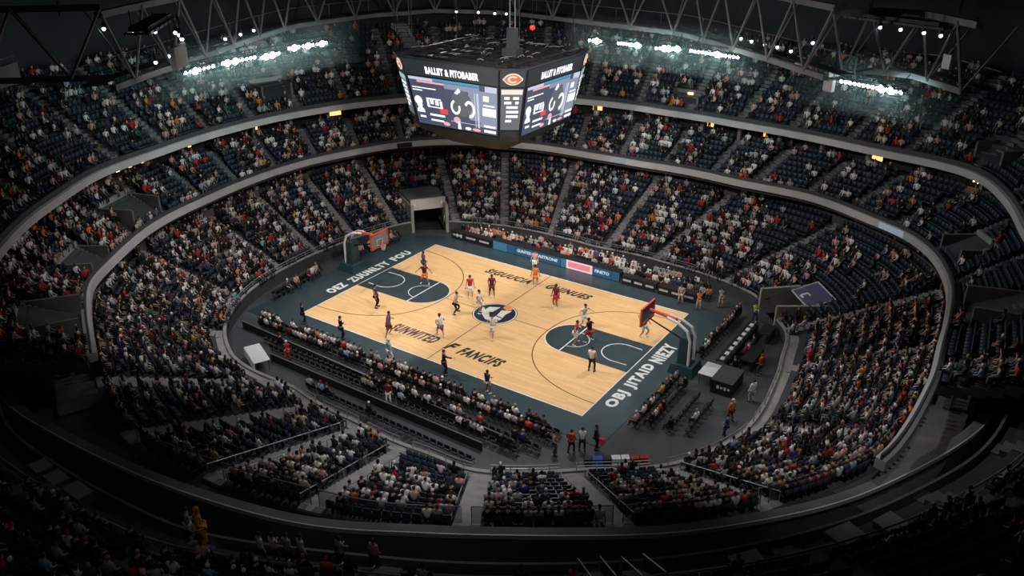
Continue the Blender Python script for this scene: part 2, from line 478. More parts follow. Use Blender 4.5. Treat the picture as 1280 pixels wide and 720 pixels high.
def lower_tunnel(t0, t1, n, label, canopy):
    ra0, ra1 = float(FRONT.rad(t0)), float(FRONT.rad(t1))
    re = float(LOWER.curve(n / 13).rad((t0 + t1) / 2))
    root = empty('tunnel_entrance', tuple(polar((ra0 + ra1) / 2, (t0 + t1) / 2)))
    tag(root, label, 'tunnel entrance')
    inv = Matrix.Translation(-root.location)
    def part(name, m, mats, par=None):
        m.v = [tuple(inv @ Vector(v)) for v in m.v]
        o = m.build(name, mats, root)
        return o
    for t, r in ((t0, ra0), (t1, ra1)):
        mb = MB(); radial_wall(mb, t, r - 0.2, re, 0, 1.95 if canopy else 2.5, 0.25); part('side_wall', mb, M['concrete'])
    mb = MB(); cross_wall(mb, t0, t1, re, 0, 2.2, 0.3); part('back_wall', mb, M['black'])  # matt black painted in for the shade inside the tunnel opening
    if canopy:
        r2 = (ra0 + ra1) / 2 + 0.52 * (re - (ra0 + ra1) / 2)
        a, b, c, d = polar(r2, t0 + .6, 1.6), polar(re, t0 + .6, 2.15), polar(re, t1 - .6, 2.15), polar(r2, t1 - .6, 1.6)
        mb = MB()
        up = Vector((0, 0, 0.1))
        mb.loft([[a, b, c, d], [a + up, b + up, c + up, d + up]]); part('canopy', mb, M['purple'])
        mb = MB()
        ring = [a + up, b + up, c + up, d + up]
        for i in range(4):
            mb.tube(ring[i], ring[(i + 1) % 4], 0.06, n=6)
        part('canopy_edge', mb, M['steel_pale'])
        mb = MB()
        m0 = (a + d) / 2 + up + Vector((0, 0, 0.02)); ax = (d - a).normalized(); ay = (b - a).normalized()
        for u, v, w, h in ((.35, .25, .5, .16), (.55, .55, .22, .5), (.3, .75, .35, .12)):
            p = m0 + ax * (u - .1) + ay * v
            mb.quad(p - ax * w / 2 - ay * h / 2, p + ax * w / 2 - ay * h / 2, p + ax * w / 2 + ay * h / 2, p - ax * w / 2 + ay * h / 2)
        part('canopy_emblem', mb, M['line_white'])
    else:
        mb = MB(); cross_wall(mb, t0, t1, (ra0 + ra1) / 2 + 0.5, 2.0, 2.95, 0.25); part('header_board', mb, M['fascia'])
        mb = MB()
        for k in range(9):
            f = (k + 1) / 10
            p = polar((ra0 + ra1) / 2 + 0.36, t1 + (t0 - t1) * f, 2.5)
            mb.box((p.x, p.y, 2.48), (0.16, 0.03, 0.3 if k % 3 else 0.2), math.radians((t0 + t1) / 2 + 90))
        part('header_lettering', mb, M['line_white'])
        r2 = (ra0 + ra1) / 2 + 0.6
        mb = MB()
        q = [polar(r2, t0, 2.5), polar(re, t0, 2.5), polar(re, t1, 2.5), polar(r2, t1, 2.5)]
        mb.loft([q, [v + Vector((0, 0, 0.15)) for v in q]]); part('roof_slab', mb, M['concrete_dk'])
    return root

lower_tunnel(139, 147.5, 6, 'dark player tunnel with pale sign header at the far corner of the court', False)
lower_tunnel(34.5, 43, 5, 'concrete tunnel under a purple slanted canopy beside the scattered far corner seats', True)

PORTALS = {'mid': [], 'up': [], 'near': []}
def portal(key, dk, t, half, i0, i1, label, glow=None):
    PORTALS[key].append((t - half, t + half, i0, i1))
    r0, r1 = float(dk.curve(i0 / dk.n).rad(t)), float(dk.curve((i1 + 1) / dk.n).rad(t))
    z0, z1 = dk.z(i0), dk.z(i1)
    root = empty('stand_entrance', tuple(polar(r0, t, z0)))
    tag(root, label, 'stand entrance')
    inv = Matrix.Translation(-root.location)
    def part(name, mb, m):
        mb.v = [tuple(inv @ Vector(v)) for v in mb.v]
        return mb.build(name, m, root)
    for s in (-1, 1):
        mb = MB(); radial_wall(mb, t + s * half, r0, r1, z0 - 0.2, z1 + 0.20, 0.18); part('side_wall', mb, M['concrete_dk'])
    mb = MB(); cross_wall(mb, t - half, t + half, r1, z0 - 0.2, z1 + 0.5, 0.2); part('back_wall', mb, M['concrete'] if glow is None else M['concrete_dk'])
    mb = MB()
    q = [polar(r0, t - half, z0 + .05), polar(r1 - .1, t - half, z0 + .05), polar(r1 - .1, t + half, z0 + .05), polar(r0, t + half, z0 + .05)]
    mb.loft([q, [v + Vector((0, 0, z1 - z0 + 0.1)) if i in (1, 2) else v + Vector((0, 0, .08)) for i, v in enumerate(q)]]); part('sunken_floor', mb, M['terrace'])
    if glow:
        mb = MB()
        p = polar(r1 - 0.25, t, (z0 + z1) / 2 + 0.35); a = math.radians(t)
        mb.box(tuple(p), (0.06, glow[1], 0.35), a); part('lit_panel', mb, glow[0])
    return root

WARM = emit('warm_light', (1.0, 0.42, 0.14), 2.2)
WARM2 = emit('warm_bright', (1.0, 0.58, 0.26), 4.0)
SCREEN_BLUE = emit('blue_screen', (0.35, 0.7, 0.8), 1.2)
portal('mid', MID, 201.5, 3.4, 1, 5, 'grey walled stand entrance in the middle tier past the light towers end')
portal('mid', MID, 219, 3.2, 0, 3, 'grey walled stand entrance low in the middle tier near its bend')
portal('mid', MID, 237.5, 3.6, 0, 4, 'wide dark walled entrance near the end of the middle tier')
portal('mid', MID, 32, 2.6, 1, 4, 'pale walled stand entrance in the empty corner of the middle tier')
portal('mid', MID, 14, 3.0, 1, 5, 'long walled entrance in the middle tier above the crowded baseline stand')
portal('up', UPPER, 164.5, 2.6, 2, 4, 'dark upper tier entrance with a pale lintel beside the hanging scoreboard')
portal('up', UPPER, 89.5, 2.4, 1, 2, 'upper tier entrance glowing warm behind the bright light bank', (WARM2, 0.5))
portal('up', UPPER, 43.5, 2.2, 1, 3, 'upper tier entrance with a small glowing blue screen', (SCREEN_BLUE, 0.8))

def pillar(curve, t, z0, z1, w, m):
    p = polar(float(curve.rad(t)), t, (z0 + z1) / 2)
    mb = MB(); mb.box((0, 0, 0), (w, w, z1 - z0), 0)
    o = mb.build('wall_pillar', m, None, tuple(p), math.radians(t)); struct(o)
for k, t in enumerate(np.arange(0, 246, 6.0)):
    pillar(REAR.off(1.0), t, 3.9, 5.62, 0.3, M['concrete'])
for k, t in enumerate(np.arange(2, 238, 7.0)):
    pillar(RING_B.off(1.5), t, 7.75, 9.25, 0.28, M['concrete'])
WARM_AT = [(204, .5, 'B'), (197, .35, 'B'), (194.6, .35, 'B'), (192.4, .3, 'B'), (190.0, .3, 'B'), (181, .3, 'B'), (168.5, .35, 'B'), (154, 1.1, 'B'), (107, .9, 'B'), (85.5, .6, 'B'), (75.5, .4, 'B'), (58, 1.0, 'B'), (46.3, .5, 'B'), (45, .5, 'B'), (154.5, .4, 'A'), (176, .35, 'A'), (113, .6, 'A'), (73, .4, 'A')]
for i, (t, w, wh) in enumerate(WARM_AT):
    cv, z = (RING_B.off(2.52), 8.45) if wh == 'B' else (REAR.off(1.85), 4.9)
    p = polar(float(cv.rad(t)), t, z)
    root = empty('wall_lamp', tuple(p), math.radians(t))
    mb = MB(); mb.box((0.03, 0, 0), (0.1, w + .1, 0.62)); mb.build('lamp_frame', M['black_metal'], root)
    mb = MB(); mb.box((-0.04, 0, 0), (0.06, w, 0.5)); mb.build('lamp_panel', WARM2 if i in (1, 2, 12, 13) else WARM, root)
    lv = 'upper' if wh == 'B' else 'lower'
    tag(root, 'warm panel on the %s concourse wall, %s clockwise from the dim end' % (lv, ordinal(1 + sum(1 for q in WARM_AT[:i] if q[2] == wh))), 'lamp', 'warm panels on the concourse walls')

# ------------------------------------------------------------------ court
HX, HY = 11.44, 7.62
court = empty('basketball_court', (0, 0, 0))
tag(court, 'pale maple basketball court with dark teal border, keys and painted lettering', 'court')
mb = MB(); mb.prism([(-15.0, -9.5), (13.7, -9.75), (14.1, 9.0), (8, 9.55), (-12.2, 9.6), (-14.2, 8.2), (-15.0, 6.5)], 0.0, 0.03); mb.build('border', M['teal'], court)
mb = MB(); mb.box((0, 0, 0.034), (2 * HX, 2 * HY, 0.008)); mb.build('maple_floor', M['wood'], court)
ZL = 0.0385
def strip(mb, pts, w, z=ZL, closed=False):
    pts = [Vector((p[0], p[1])) for p in pts]
    n = len(pts)
    L, R = [], []
    for i in range(n):
        a = pts[(i - 1) % n] if (closed or i) else pts[i]
        b = pts[(i + 1) % n] if (closed or i < n - 1) else pts[i]
        d = (b - a).normalized()
        nn = Vector((-d.y, d.x)) * w / 2
        L.append((pts[i].x + nn.x, pts[i].y + nn.y)); R.append((pts[i].x - nn.x, pts[i].y - nn.y))
    m = n if closed else n - 1
    for i in range(m):
        j = (i + 1) % n
        vs = [(*R[i], z), (*R[j], z), (*L[j], z), (*L[i], z)]
        mb.add(vs + [(v[0], v[1], z + 0.003) for v in vs], [(4, 5, 6, 7), (0, 1, 5, 4), (1, 2, 6, 5), (2, 3, 7, 6), (3, 0, 4, 7)])
def arc(cx, cy, rx, ry, a0, a1, n=48):
    return [(cx + rx * math.cos(math.radians(a0 + (a1 - a0) * i / n)), cy + ry * math.sin(math.radians(a0 + (a1 - a0) * i / n))) for i in range(n + 1)]
for s in (-1, 1):
    mb = MB()
    key = [(s * HX, -1.95), (s * 6.5, -1.95)] + [(x, y) for x, y in arc(s * 6.5, 0, 1.95, 1.95, -90, 90 if s < 0 else -270)] + [(s * HX, 1.95)]
    if s > 0:
        key = key[::-1]
    mb.prism(key, 0.036, ZL); mb.build('key_paint', M['teal'], court)
    mb = MB(); strip(mb, [(s * 6.5, -1.95), (s * 6.5, 1.95)], 0.09); mb.build('free_throw_line', M['line_white'], court)
    mb = MB(); strip(mb, arc(s * 6.5, 0, 1.95, 1.95, 90 if s > 0 else -90, 270 if s > 0 else 90), 0.06); mb.build('key_arc', M['line_white'], court)
    mb = MB(); strip(mb, arc(s * 6.5, -.1, 1.1, 1.05, 90 if s < 0 else -90, 270 if s < 0 else 90), 0.06); mb.build('free_throw_circle', M['line_white'], court)
    mb = MB(); strip(mb, [(s * 11.0, -1.15)] + arc(s * 10.0, 0, 1.25, 1.2, 270, 90 if s > 0 else 450)[1:-1] + [(s * 11.0, 1.15)], 0.07); mb.build('basket_arc', M['line_white'], court)
    mb = MB()
    pts = []
    for i in range(61):
        a = math.radians(-90 + 180 * i / 60)
        e = 2 / 2.25
        pts.append((s * (11.44 - 7.0 * abs(math.cos(a)) ** e), 6.15 * math.copysign(abs(math.sin(a)) ** e, math.sin(a))))
    strip(mb, pts, 0.07); mb.build('three_point_line', M['line_dark'], court)
mb = MB(); strip(mb, [(-HX, -HY), (HX, -HY), (HX, HY), (-HX, HY)], 0.10, closed=True); mb.build('boundary_line', M['line_white'], court)
mb = MB(); strip(mb, [(0, -HY), (0, HY)], 0.06); mb.build('halfway_line', M['line_dark'], court)
mb = MB(); strip(mb, [(-4.4, 0), (-1.62, 0)], 0.05); mb.build('centre_axis_line', M['line_dark'], court)
mb = MB(); strip(mb, [(1.62, 0), (4.4, 0)], 0.05); mb.build('centre_axis_line', M['line_dark'], court)
# centre emblem: dark disc, pale rim, pale head shape with a dark stroke and an orange ball
emb = None
mb = MB(); mb.prism(arc(0, 0, 1.62, 1.62, 0, 360, 64)[:-1], 0.036, 0.0400); emb = mb.build('centre_emblem', M['navy'], court)
mb = MB(); strip(mb, arc(0, 0, 1.53, 1.53, 0, 360, 64)[:-1], 0.09, 0.0405, True); mb.build('emblem_rim', M['cream'], emb)
# emblem axes: u points across the photograph's width on the floor, v away from it
eu, ev = Vector((0.83, 0.56)), Vector((-0.56, 0.83))
def epoly(pts):
    q = [eu * a + ev * b for a, b in pts]
    return [(p.x, p.y) for p in q]
mb = MB(); mb.prism(epoly([(-.93, 0), (-.69, -.77), (-.24, -1.2), (-.14, -.51), (-.38, -.51), (-.41, .26), (-.14, .26), (.41, .98), (-.41, 1.03), (-.69, .6), (-.76, .94), (-.97, 1.05)]), 0.040, 0.0435); mb.build('emblem_crest', M['cream'], emb)
mb = MB(); mb.prism(epoly([(-.2, -1.2), (.14, -1.28), (.52, -.77), (.76, -.17), (1.24, .34), (.48, .51), (.14, -.3), (-.12, -.6)]), 0.040, 0.0435); mb.build('emblem_wing', M['cream'], emb)
mb = MB(); mb.prism(epoly([(.1, -.42), (.5, -.78), (.54, -.66), (.16, -.32)]), 0.0436, 0.0455); mb.build('emblem_stroke', M['navy'], emb)
mb = MB(); mb.prism(epoly([(.62, .77), (.9, .38), (1.26, .51), (1.2, .98), (.86, 1.25), (.62, 1.03)]), 0.0436, 0.0455); mb.build('emblem_ball', M['orange'], emb)

# lettering
def text_mesh(body, size, shear=0.0, bold=0.0, spacing=1.0, extrude=0.004, width=None, height=None):
    cu = bpy.data.curves.new('lettering', 'FONT')
    cu.body, cu.size, cu.shear, cu.offset = body, size, shear, bold
    cu.space_character = spacing
    cu.extrude = extrude
    cu.align_x = 'CENTER'
    cu.align_y = 'CENTER'
    cu.resolution_u = 3
    ob = bpy.data.objects.new('lettering', cu)
    COL.objects.link(ob)
    dg = bpy.context.evaluated_depsgraph_get()
    me = bpy.data.meshes.new_from_object(ob.evaluated_get(dg))
    bpy.data.objects.remove(ob)
    co = np.empty(len(me.vertices) * 3); me.vertices.foreach_get('co', co); co = co.reshape(-1, 3)
    lo, hi = co.min(0), co.max(0)
    co[:, :2] -= ((lo + hi) / 2)[:2]
    if width: co[:, 0] *= width / (hi[0] - lo[0])
    if height: co[:, 1] *= height / (hi[1] - lo[1])
    me.vertices.foreach_set('co', co.ravel()); me.update()
    return me
def floor_text(body, cx, cy, w, h, rz, m, parent, name, shear=0.40, bold=0.05):
    me = text_mesh(body, 1.0, shear, bold, 1.22, 0.002, w, h)
    me.materials.append(m)
    o = link(name, me, parent, (cx, cy, 0.0415), rz)
    return o
floor_text('SUNWITED', -2.85, -5.42, 3.9, 1.05, 0, M['letter_dark'], court, 'side_lettering')
floor_text('F', 0.35, -5.45, 0.85, 1.0, 0, M['letter_dark'], court, 'side_lettering')
floor_text('FANCIFS', 2.75, -5.5, 3.4, 1.05, 0, M['letter_dark'], court, 'side_lettering')
floor_text('SIGUUCIA', -2.75, 5.78, 4.1, 0.85, 0, M['letter_dark'], court, 'side_lettering')
floor_text('GUINUES', 2.6, 5.95, 3.8, 0.85, 0, M['letter_dark'], court, 'side_lettering')
for body, y0, y1 in (('OBJ', -5.95, -3.95), ('JITAID', -3.45, -.25), ('NIEZY', .15, 2.85)):
    floor_text(body, 12.35, (y0 + y1) / 2, y1 - y0, .95, PI / 2, M['letter_white'], court, 'baseline_lettering', 0.0, 0.055)
for body, y0, y1 in (('OEZ', -4.1, -2.3), ('ZUUNLTY', -1.8, 2.6), ('FOU', 3.1, 5.2)):
    floor_text(body, -12.35, (y0 + y1) / 2, y1 - y0, .85, PI / 2, M['letter_white'], court, 'baseline_lettering', 0.0, 0.055)

# ------------------------------------------------------------------ baskets
def basket(s, xb, x0, y0, label, zb):
    """s=+1: baseline at +x; board plane at xb, padded base at (x0, y0)"""
    root = empty('basketball_hoop', (x0, y0, 0))
    tag(root, label, 'basketball hoop')
    L = lambda x, y, z: (x - x0, y - y0, z)
    mb = MB(); mb.box((s * .1, 0, 0.32), (1.7, 1.7, 0.64), 0, 0, 0.82); mb.box((s * .1, 0, .66), (1.0, 1.0, 0.14), 0, 0, .9); base = mb.build('base', M['teal_pad'], root)
    mb = MB()
    for yy in (-.5, .5):
        for xx in (-.45, .55):
            mb.tube((s * xx, yy - .04, .07), (s * xx, yy + .04, .07), .07, n=10)
    mb.build('wheel', M['black'], base)
    mb = MB(); mb.box((s * .0, 0, 1.5), (0.62, 0.95, 1.9), 0, 0, 0.8); mb.build('column_padding', M['teal_pad'], root)
    for yy in (-.4, .4):
        mb = MB(); mb.path([(s * .42, yy, .6), (s * .40, yy, 2.3), (s * .15, yy * .9, 2.95), (-s * .5, yy * .7, 3.3), (-s * 1.3, yy * .45, 3.42)], .095, 8); mb.build('arm', M['white'], root)
    mb = MB(); mb.path([(-s * .7, 0, 3.36), L(xb + s * .15, y0, zb + .25)], [.13, .1], 8); mb.build('upper_arm', M['red'], root)
    mb = MB(); mb.path([(-s * .15, 0, 2.1), L(xb + s * .12, y0, zb - .35)], [.06, .05], 8); mb.build('strut', M['black_metal'], root)
    mb = MB(); mb.box(L(xb, y0, zb), (0.05, 1.72, 1.02)); bd = mb.build('backboard', M['acrylic'], root)
    mb = MB()
    for dz, h in ((.54, .1), (-.56, .17)):
        mb.box(L(xb, y0, zb + dz), (.11, 1.9, h))
    for dy in (-.92, .92):
        mb.box(L(xb, y0 + dy, zb), (.11, .1, 1.1))
    mb.build('backboard_padding', M['red'], bd)
    mb = MB()
    q = [(-.3, -.42), (.3, -.42), (.3, .03), (-.3, .03)]
    for i in range(4):
        a, b = q[i], q[(i + 1) % 4]
        mb.tube(L(xb - s * .04, y0 + a[0], zb + a[1]), L(xb - s * .04, y0 + b[0], zb + b[1]), .025, n=5)
    mb.build('target_square', M['white'], bd)
    mb = MB()
    c = L(xb - s * .36, y0, zb - .38)
    mb.path([(c[0] + .23 * math.cos(a), c[1] + .23 * math.sin(a), c[2]) for a in np.linspace(0, 2 * PI, 21)], .022, 6)
    mb.box((c[0] + s * .29, c[1], c[2] - .02), (.14, .16, .06)); rim = mb.build('rim', M['red_rim'], root)
    mb = MB()
    for i in range(12):
        a, b = 2 * PI * i / 12, 2 * PI * (i + 1) / 12
        for da in (1, -1):
            p = [(c[0] + r * math.cos(a + da * k * 2 * PI / 24), c[1] + r * math.sin(a + da * k * 2 * PI / 24), c[2] - .1 * k) for k, r in ((0, .22), (1, .19), (2, .16), (3, .14), (4, .13))]
            mb.path(p, .008, 3)
    mb.build('net', M['net'], rim)
    return root
basket(1, 11.5, 14.2, 0.35, 'basket with red padded board and teal base on the baseline nearer the camera', 3.3)
basket(-1, -10.75, -13.7, 0.1, 'basket with white arched arms on the baseline by the player tunnel', 3.25)


# ------------------------------------------------------------------ hanging scoreboard
SCR = dict(
    navy=emit('screen_navy', (0.060, 0.072, 0.125), 1.0), grey=emit('screen_grey', (0.27, 0.30, 0.42), 1.0),
    pale=emit('screen_pale', (0.55, 0.58, 0.72), 1.1), white=emit('screen_white', (0.95, 0.97, 1.0), 1.3),
    blue=emit('screen_blue', (0.05, 0.30, 0.50), 1.1), red=emit('screen_red', (0.75, 0.06, 0.07), 1.1),
    pink=emit('screen_pink', (0.85, 0.38, 0.42), 1.1), slate=emit('screen_slate', (0.11, 0.125, 0.14), 1.0),
    mint=emit('screen_mint', (0.35, 0.55, 0.52), 1.0), orange=emit('screen_orange', (0.75, 0.16, 0.05), 1.1),
    cream=emit('screen_cream', (0.85, 0.74, 0.62), 1.1), teal=emit('screen_teal', (0.014, 0.021, 0.024), 1.0))
ZT, ZB = 17.15, 12.75
SBC = Vector((-3.4, 4.6, 0))
TOP = [(-7.4, 0.0), (0.55, 0.0), (2.0, 0.95), (2.1, 7.9), (1.35, 9.9), (-7.4, 9.9), (-8.95, 8.9), (-8.95, 1.1)]
BOT = [(-6.6, 0.45), (0.15, 0.45), (1.25, 1.15), (1.25, 7.6), (0.5, 9.2), (-6.6, 9.2), (-7.9, 8.4), (-7.9, 1.4)]
sb = empty('scoreboard', (SBC.x, SBC.y, 0))
tag(sb, 'large eight-sided hanging scoreboard with bright video screens above the court', 'scoreboard')
def sbl(p, z):
    return Vector((p[0], p[1], z)) - SBC
mb = MB()
ins = lambda poly, k: [((p[0] - SBC.x) * k + SBC.x, (p[1] - SBC.y) * k + SBC.y) for p in poly]
mb.loft([[sbl(p, z) for p in poly] for poly, z in ((ins(BOT, .55), ZB - 1.5), (ins(BOT, .97), ZB - .35), (ins(BOT, .99), ZB), (ins(TOP, .99), ZT), (ins(TOP, .94), ZT + .02), (ins(TOP, .93), ZT - .5))])
mb.build('housing', M['black'], sb)
def face_pt(i, u, v, out=0.0):
    """point on side i: u across as seen from outside (0 at the side's first corner), v up, out = distance off the side"""
    j = (i + 1) % 8
    b = Vector((*BOT[i], ZB)).lerp(Vector((*BOT[j], ZB)), u)
    t = Vector((*TOP[i], ZT)).lerp(Vector((*TOP[j], ZT)), u)
    e = (Vector((*TOP[j], 0)) - Vector((*TOP[i], 0))).normalized()
    n = Vector((e.y, -e.x, -0.15)).normalized()
    return b.lerp(t, v) + n * out - SBC
def fpoly(mb, i, pts, out, th=0.02):
    a = [face_pt(i, u, v, out) for u, v in pts]
    b = [face_pt(i, u, v, out + th) for u, v in pts]
    mb.loft([a, b])
def frect(name, i, u0, v0, u1, v1, out, m, parent, th=0.02):
    mb = MB(); fpoly(mb, i, [(u0, v0), (u1, v0), (u1, v1), (u0, v1)], out, th)
    return mb.build(name, m, parent)
def face_text(body, i, u0, v0, u1, v1, out, m, parent, name='lettering', bold=0.06):
    me = text_mesh(body, 1.0, 0.0, bold, 1.1, 0.0, 1.0, 1.0)
    co = np.empty(len(me.vertices) * 3); me.vertices.foreach_get('co', co); co = co.reshape(-1, 3)
    for k in range(len(co)):
        p = face_pt(i, u0 + (co[k, 0] + .5) * (u1 - u0), v0 + (co[k, 1] + .5) * (v1 - v0), out)
        co[k] = p
    me.vertices.foreach_set('co', co.ravel()); me.update()
    me.materials.append(m)
    return link(name, me, parent)
def ell(cu, cv, ru, rv, a0=0, a1=360, n=24):
    return [(cu + ru * math.cos(math.radians(a0 + (a1 - a0) * k / n)), cv + rv * math.sin(math.radians(a0 + (a1 - a0) * k / n))) for k in range(n if a1 - a0 == 360 else n + 1)]
def sheet(mb, i, rects, out):
    for u0, v0, u1, v1 in rects:
        fpoly(mb, i, [(u0, v0), (u1, v0), (u1, v1), (u0, v1)], out, .012)
def video_face(i, word):
    frect('name_panel', i, .01, .765, .99, .995, .03, SCR['teal'], sb, .03)
    face_text(word, i, .24, .805, .80, .915, .075, SCR['white'], sb, 'sign_lettering')
    scr = frect('video_screen', i, .03, .02, .985, .745, .03, SCR['navy'], sb, .04)
    o = .075
    def lay(name, rects, m, off=0.0):
        mb = MB(); sheet(mb, i, rects, o + off); mb.build(name, SCR[m], scr)
    lay('screen_sky', [(.42, .62, .80, .70), (.68, .2, .80, .62)], 'grey')
    lay('screen_top_bar', [(.03, .70, .30, .74), (.86, .66, .98, .74)], 'pale', .002)
    lay('screen_banner', [(.12, .665, .42, .695)], 'pink', .004)
    lay('screen_blue_bar', [(.30, .71, .80, .745)], 'blue', .004)
    lay('screen_side_panel', [(.80, .12, .985, .66)], 'grey', .003)
    lay('screen_side_rows', [(.83, .30, .975, .42), (.84, .45, .96, .47), (.84, .52, .9, .6), (.84, .05, .975, .09), (.84, .13, .97, .16)], 'white', .02)
    lay('screen_edge_lines', [(.745, .1, .752, .62), (.77, .1, .79, .62), (.45, .135, .80, .142)], 'pale', .02)
    lay('screen_text_rows', [(.05, .575, .32, .59), (.05, .535, .16, .55), (.19, .42, .36, .44), (.05, .2, .14, .235), (.2, .17, .38, .2), (.2, .09, .36, .115), (.07, .12, .14, .15)], 'white', .006)
    lay('screen_tiles', [(.19, .30, .215, .42), (.23, .35, .27, .42), (.29, .34, .33, .41), (.345, .30, .37, .41), (.2, .3, .36, .315)], 'white', .01)
    lay('screen_red_tile', [(.33, .225, .425, .30)], 'red', .012)
    mb = MB(); fpoly(mb, i, ell(.09, .38, .045, .07), o + .008, .012); fpoly(mb, i, [(.05, .24), (.08, .24), (.13, .31), (.11, .34)], o + .008, .012); fpoly(mb, i, [(.1, .24), (.14, .24), (.09, .33), (.06, .31)], o + .008, .012); mb.build('screen_pale_figure', SCR['white'], scr)
    mb = MB(); fpoly(mb, i, ell(.60, .43, .115, .20), o + .008, .012); mb.build('screen_dome', SCR['slate'], scr)
    for pts in (ell(.525, .36, .055, .11, 100, 380), ell(.685, .36, .06, .13, -100, 150)):
        mb = MB()
        w = [(a, b) for a, b in pts]; c = (.525, .36) if pts[0][0] < .6 else (.685, .36)
        inner = [(c[0] + (a - c[0]) * .62, c[1] + (b - c[1]) * .66) for a, b in w]
        for k in range(len(w) - 1):
            fpoly(mb, i, [w[k], w[k + 1], inner[k + 1], inner[k]], o + .022, .012)
        mb.build('screen_curl', SCR['white'], scr)
    mb = MB()
    fpoly(mb, i, [(.53, .58), (.58, .66), (.6, .61), (.56, .56)], o + .022, .012)
    mb.build('screen_glint', SCR['white'], scr)
    mb = MB(); fpoly(mb, i, ell(.525, .165, .04, .05), o + .01, .012); fpoly(mb, i, ell(.39, .075, .04, .03), o + .01, .012); fpoly(mb, i, ell(.75, .06, .05, .022), o + .01, .012); mb.build('screen_pink_dots', SCR['pink'], scr)
    mb = MB(); fpoly(mb, i, [(.525, .03), (.565, .03), (.555, .15), (.535, .15)], o + .01, .012); fpoly(mb, i, ell(.65, .06, .035, .022), o + .01, .012); mb.build('screen_pale_dots', SCR['white'], scr)
def corner_face(i, rows):
    frect('emblem_panel', i, .03, .76, .97, .99, .03, SCR['teal'], sb, .03)
    lg = None
    mb = MB()
    pts = [(.5 + .34 * math.cos(a) * (1 if abs(math.cos(a)) < .97 else 1.12), .875 + .085 * math.sin(a) * abs(math.sin(a)) ** .15) for a in np.linspace(0, 2 * PI, 28)[:-1]]
    fpoly(mb, i, pts, .07); lg = mb.build('emblem', SCR['cream'], sb)
    mb = MB(); fpoly(mb, i, [(.5 + (u - .5) * .86, .875 + (v - .875) * .8) for u, v in pts], .095); mb.build('emblem_fill', SCR['orange'], lg)
    mb = MB()
    for a0 in range(40, 320, 20):
        q = [(.5 + r * .2 * math.cos(math.radians(a)), .875 + r * .05 * math.sin(math.radians(a))) for a, r in ((a0, 1), (a0 + 20, 1), (a0 + 20, .6), (a0, .6))]
        fpoly(mb, i, q, .12)
    mb.build('emblem_curl', SCR['cream'], lg)
    scr = frect('stats_screen', i, .06, .12, .94, .735, .03, SCR['slate'], sb, .04)
    mb = MB(); sheet(mb, i, [(.08, .655, .92, .725)], .075); mb.build('stats_header', SCR['cream' if rows else 'mint'], scr)
    mb = MB()
    y = .60
    for a, b in ((.2, .42), (.56, .8)), ((.2, .5), (.66, .8)), ((.3, .78), None), ((.3, .82), None), ((.3, .82), None), ((.28, .55), None):
        for q in (a, b):
            if q: fpoly(mb, i, [(q[0], y - .018), (q[1], y - .018), (q[1], y + .018), (q[0], y + .018)], .075)
        y -= .068
    mb.build('stats_rows', SCR['white'], scr)
video_face(0, 'BALLIIT & FITOBABER')
video_face(2, 'BALLIIT & FITOBABER')
for i in (1, 3, 7):
    corner_face(i, i == 1)
video_face(4, 'BALLIIT & FITOBABER')
video_face(6, 'BALLIIT & FITOBABER')
corner_face(5, False)
for i in range(8):
    mb = MB(); mb.tube(face_pt(i, 0, 0, .02), face_pt(i, 0, 1, .02), .06, n=6); mb.build('corner_post', M['black_metal'], sb)
# rigging deck on top: beams, cables, winch and frame of hanging lights
mb = MB()
for k in range(7):
    y = .8 + k * 1.35
    mb.box((-3.4 - SBC.x, y - SBC.y, ZT + .05), (9.6 if 0 < k < 6 else 8, .1, .14))
for k in range(8):
    mb.box((-7.9 + k * 1.28 - SBC.x, 4.9 - SBC.y, ZT + .16), (.1, 8.2, .12))
mb.build('deck_beam', M['black_metal'], sb)
mb = MB()
rs = np.random.default_rng(5)
for k in range(46):
    p = Vector((rs.uniform(-8, 1.2) - SBC.x, rs.uniform(.9, 9) - SBC.y, ZT + .28)); a = rs.uniform(0, PI)
    d = Vector((math.cos(a), math.sin(a), 0)) * rs.uniform(.15, .55)
    mb.path([p - d, p + Vector((0, 0, .06)), p + d], .022, 5)
mb.build('deck_cable', M['steel'], sb)
mb = MB(); mb.box((-.2 - SBC.x + -.7, 3.6 - SBC.y, ZT + 1.35), (.7, .5, 1.3), 0, 0, .85); mb.box((-.9 - SBC.x, 3.6 - SBC.y, ZT + .45), (1.1, .9, .5)); mb.build('winch', M['black'], sb)
for dx in (-.2, .2):
    mb = MB(); mb.tube((-.9 + dx - SBC.x, 3.6 - SBC.y, ZT + 1.9), (-.9 + dx - SBC.x, 3.6 - SBC.y, 31.9), .035, n=6); mb.build('hoist_cable', M['steel'], sb)
for x, y in ((-7.6, 1.4), (-7.6, 8.6), (.8, 8.6), (1.0, 1.6), (-3.4, .9), (-5.4, 8.9), (-1.6, 8.9)):
    mb = MB(); mb.tube((x - SBC.x, y - SBC.y, ZT), (x - SBC.x + rs.uniform(-.3, .3), y - SBC.y, 31.9), .03, n=6); mb.build('hoist_cable', M['black_metal'], sb)
# curved duct and dark drapes hanging behind the scoreboard
duct = empty('speaker_array', (-9.6, 4.2, 17.6))
tag(duct, 'curved black hanging speaker column beside the scoreboard top', 'speaker')
for k in range(7):
    a = k / 6
    mb = MB(); mb.box((-1.9 + 2.2 * a, .3 - 1.3 * a, .75 - 1.0 * a * a), (.42, 1.0, .36), -0.5 - .1 * k, 0, .9); mb.build('cabinet', M['black'], duct)
mb = MB(); mb.tube((-1.9, .3, .9), (-1.9, .3, 14.3), .03, n=5); mb.tube((.2, -.9, .1), (.2, -.9, 14.3), .03, n=5); mb.build('hanging_cable', M['black_metal'], duct)

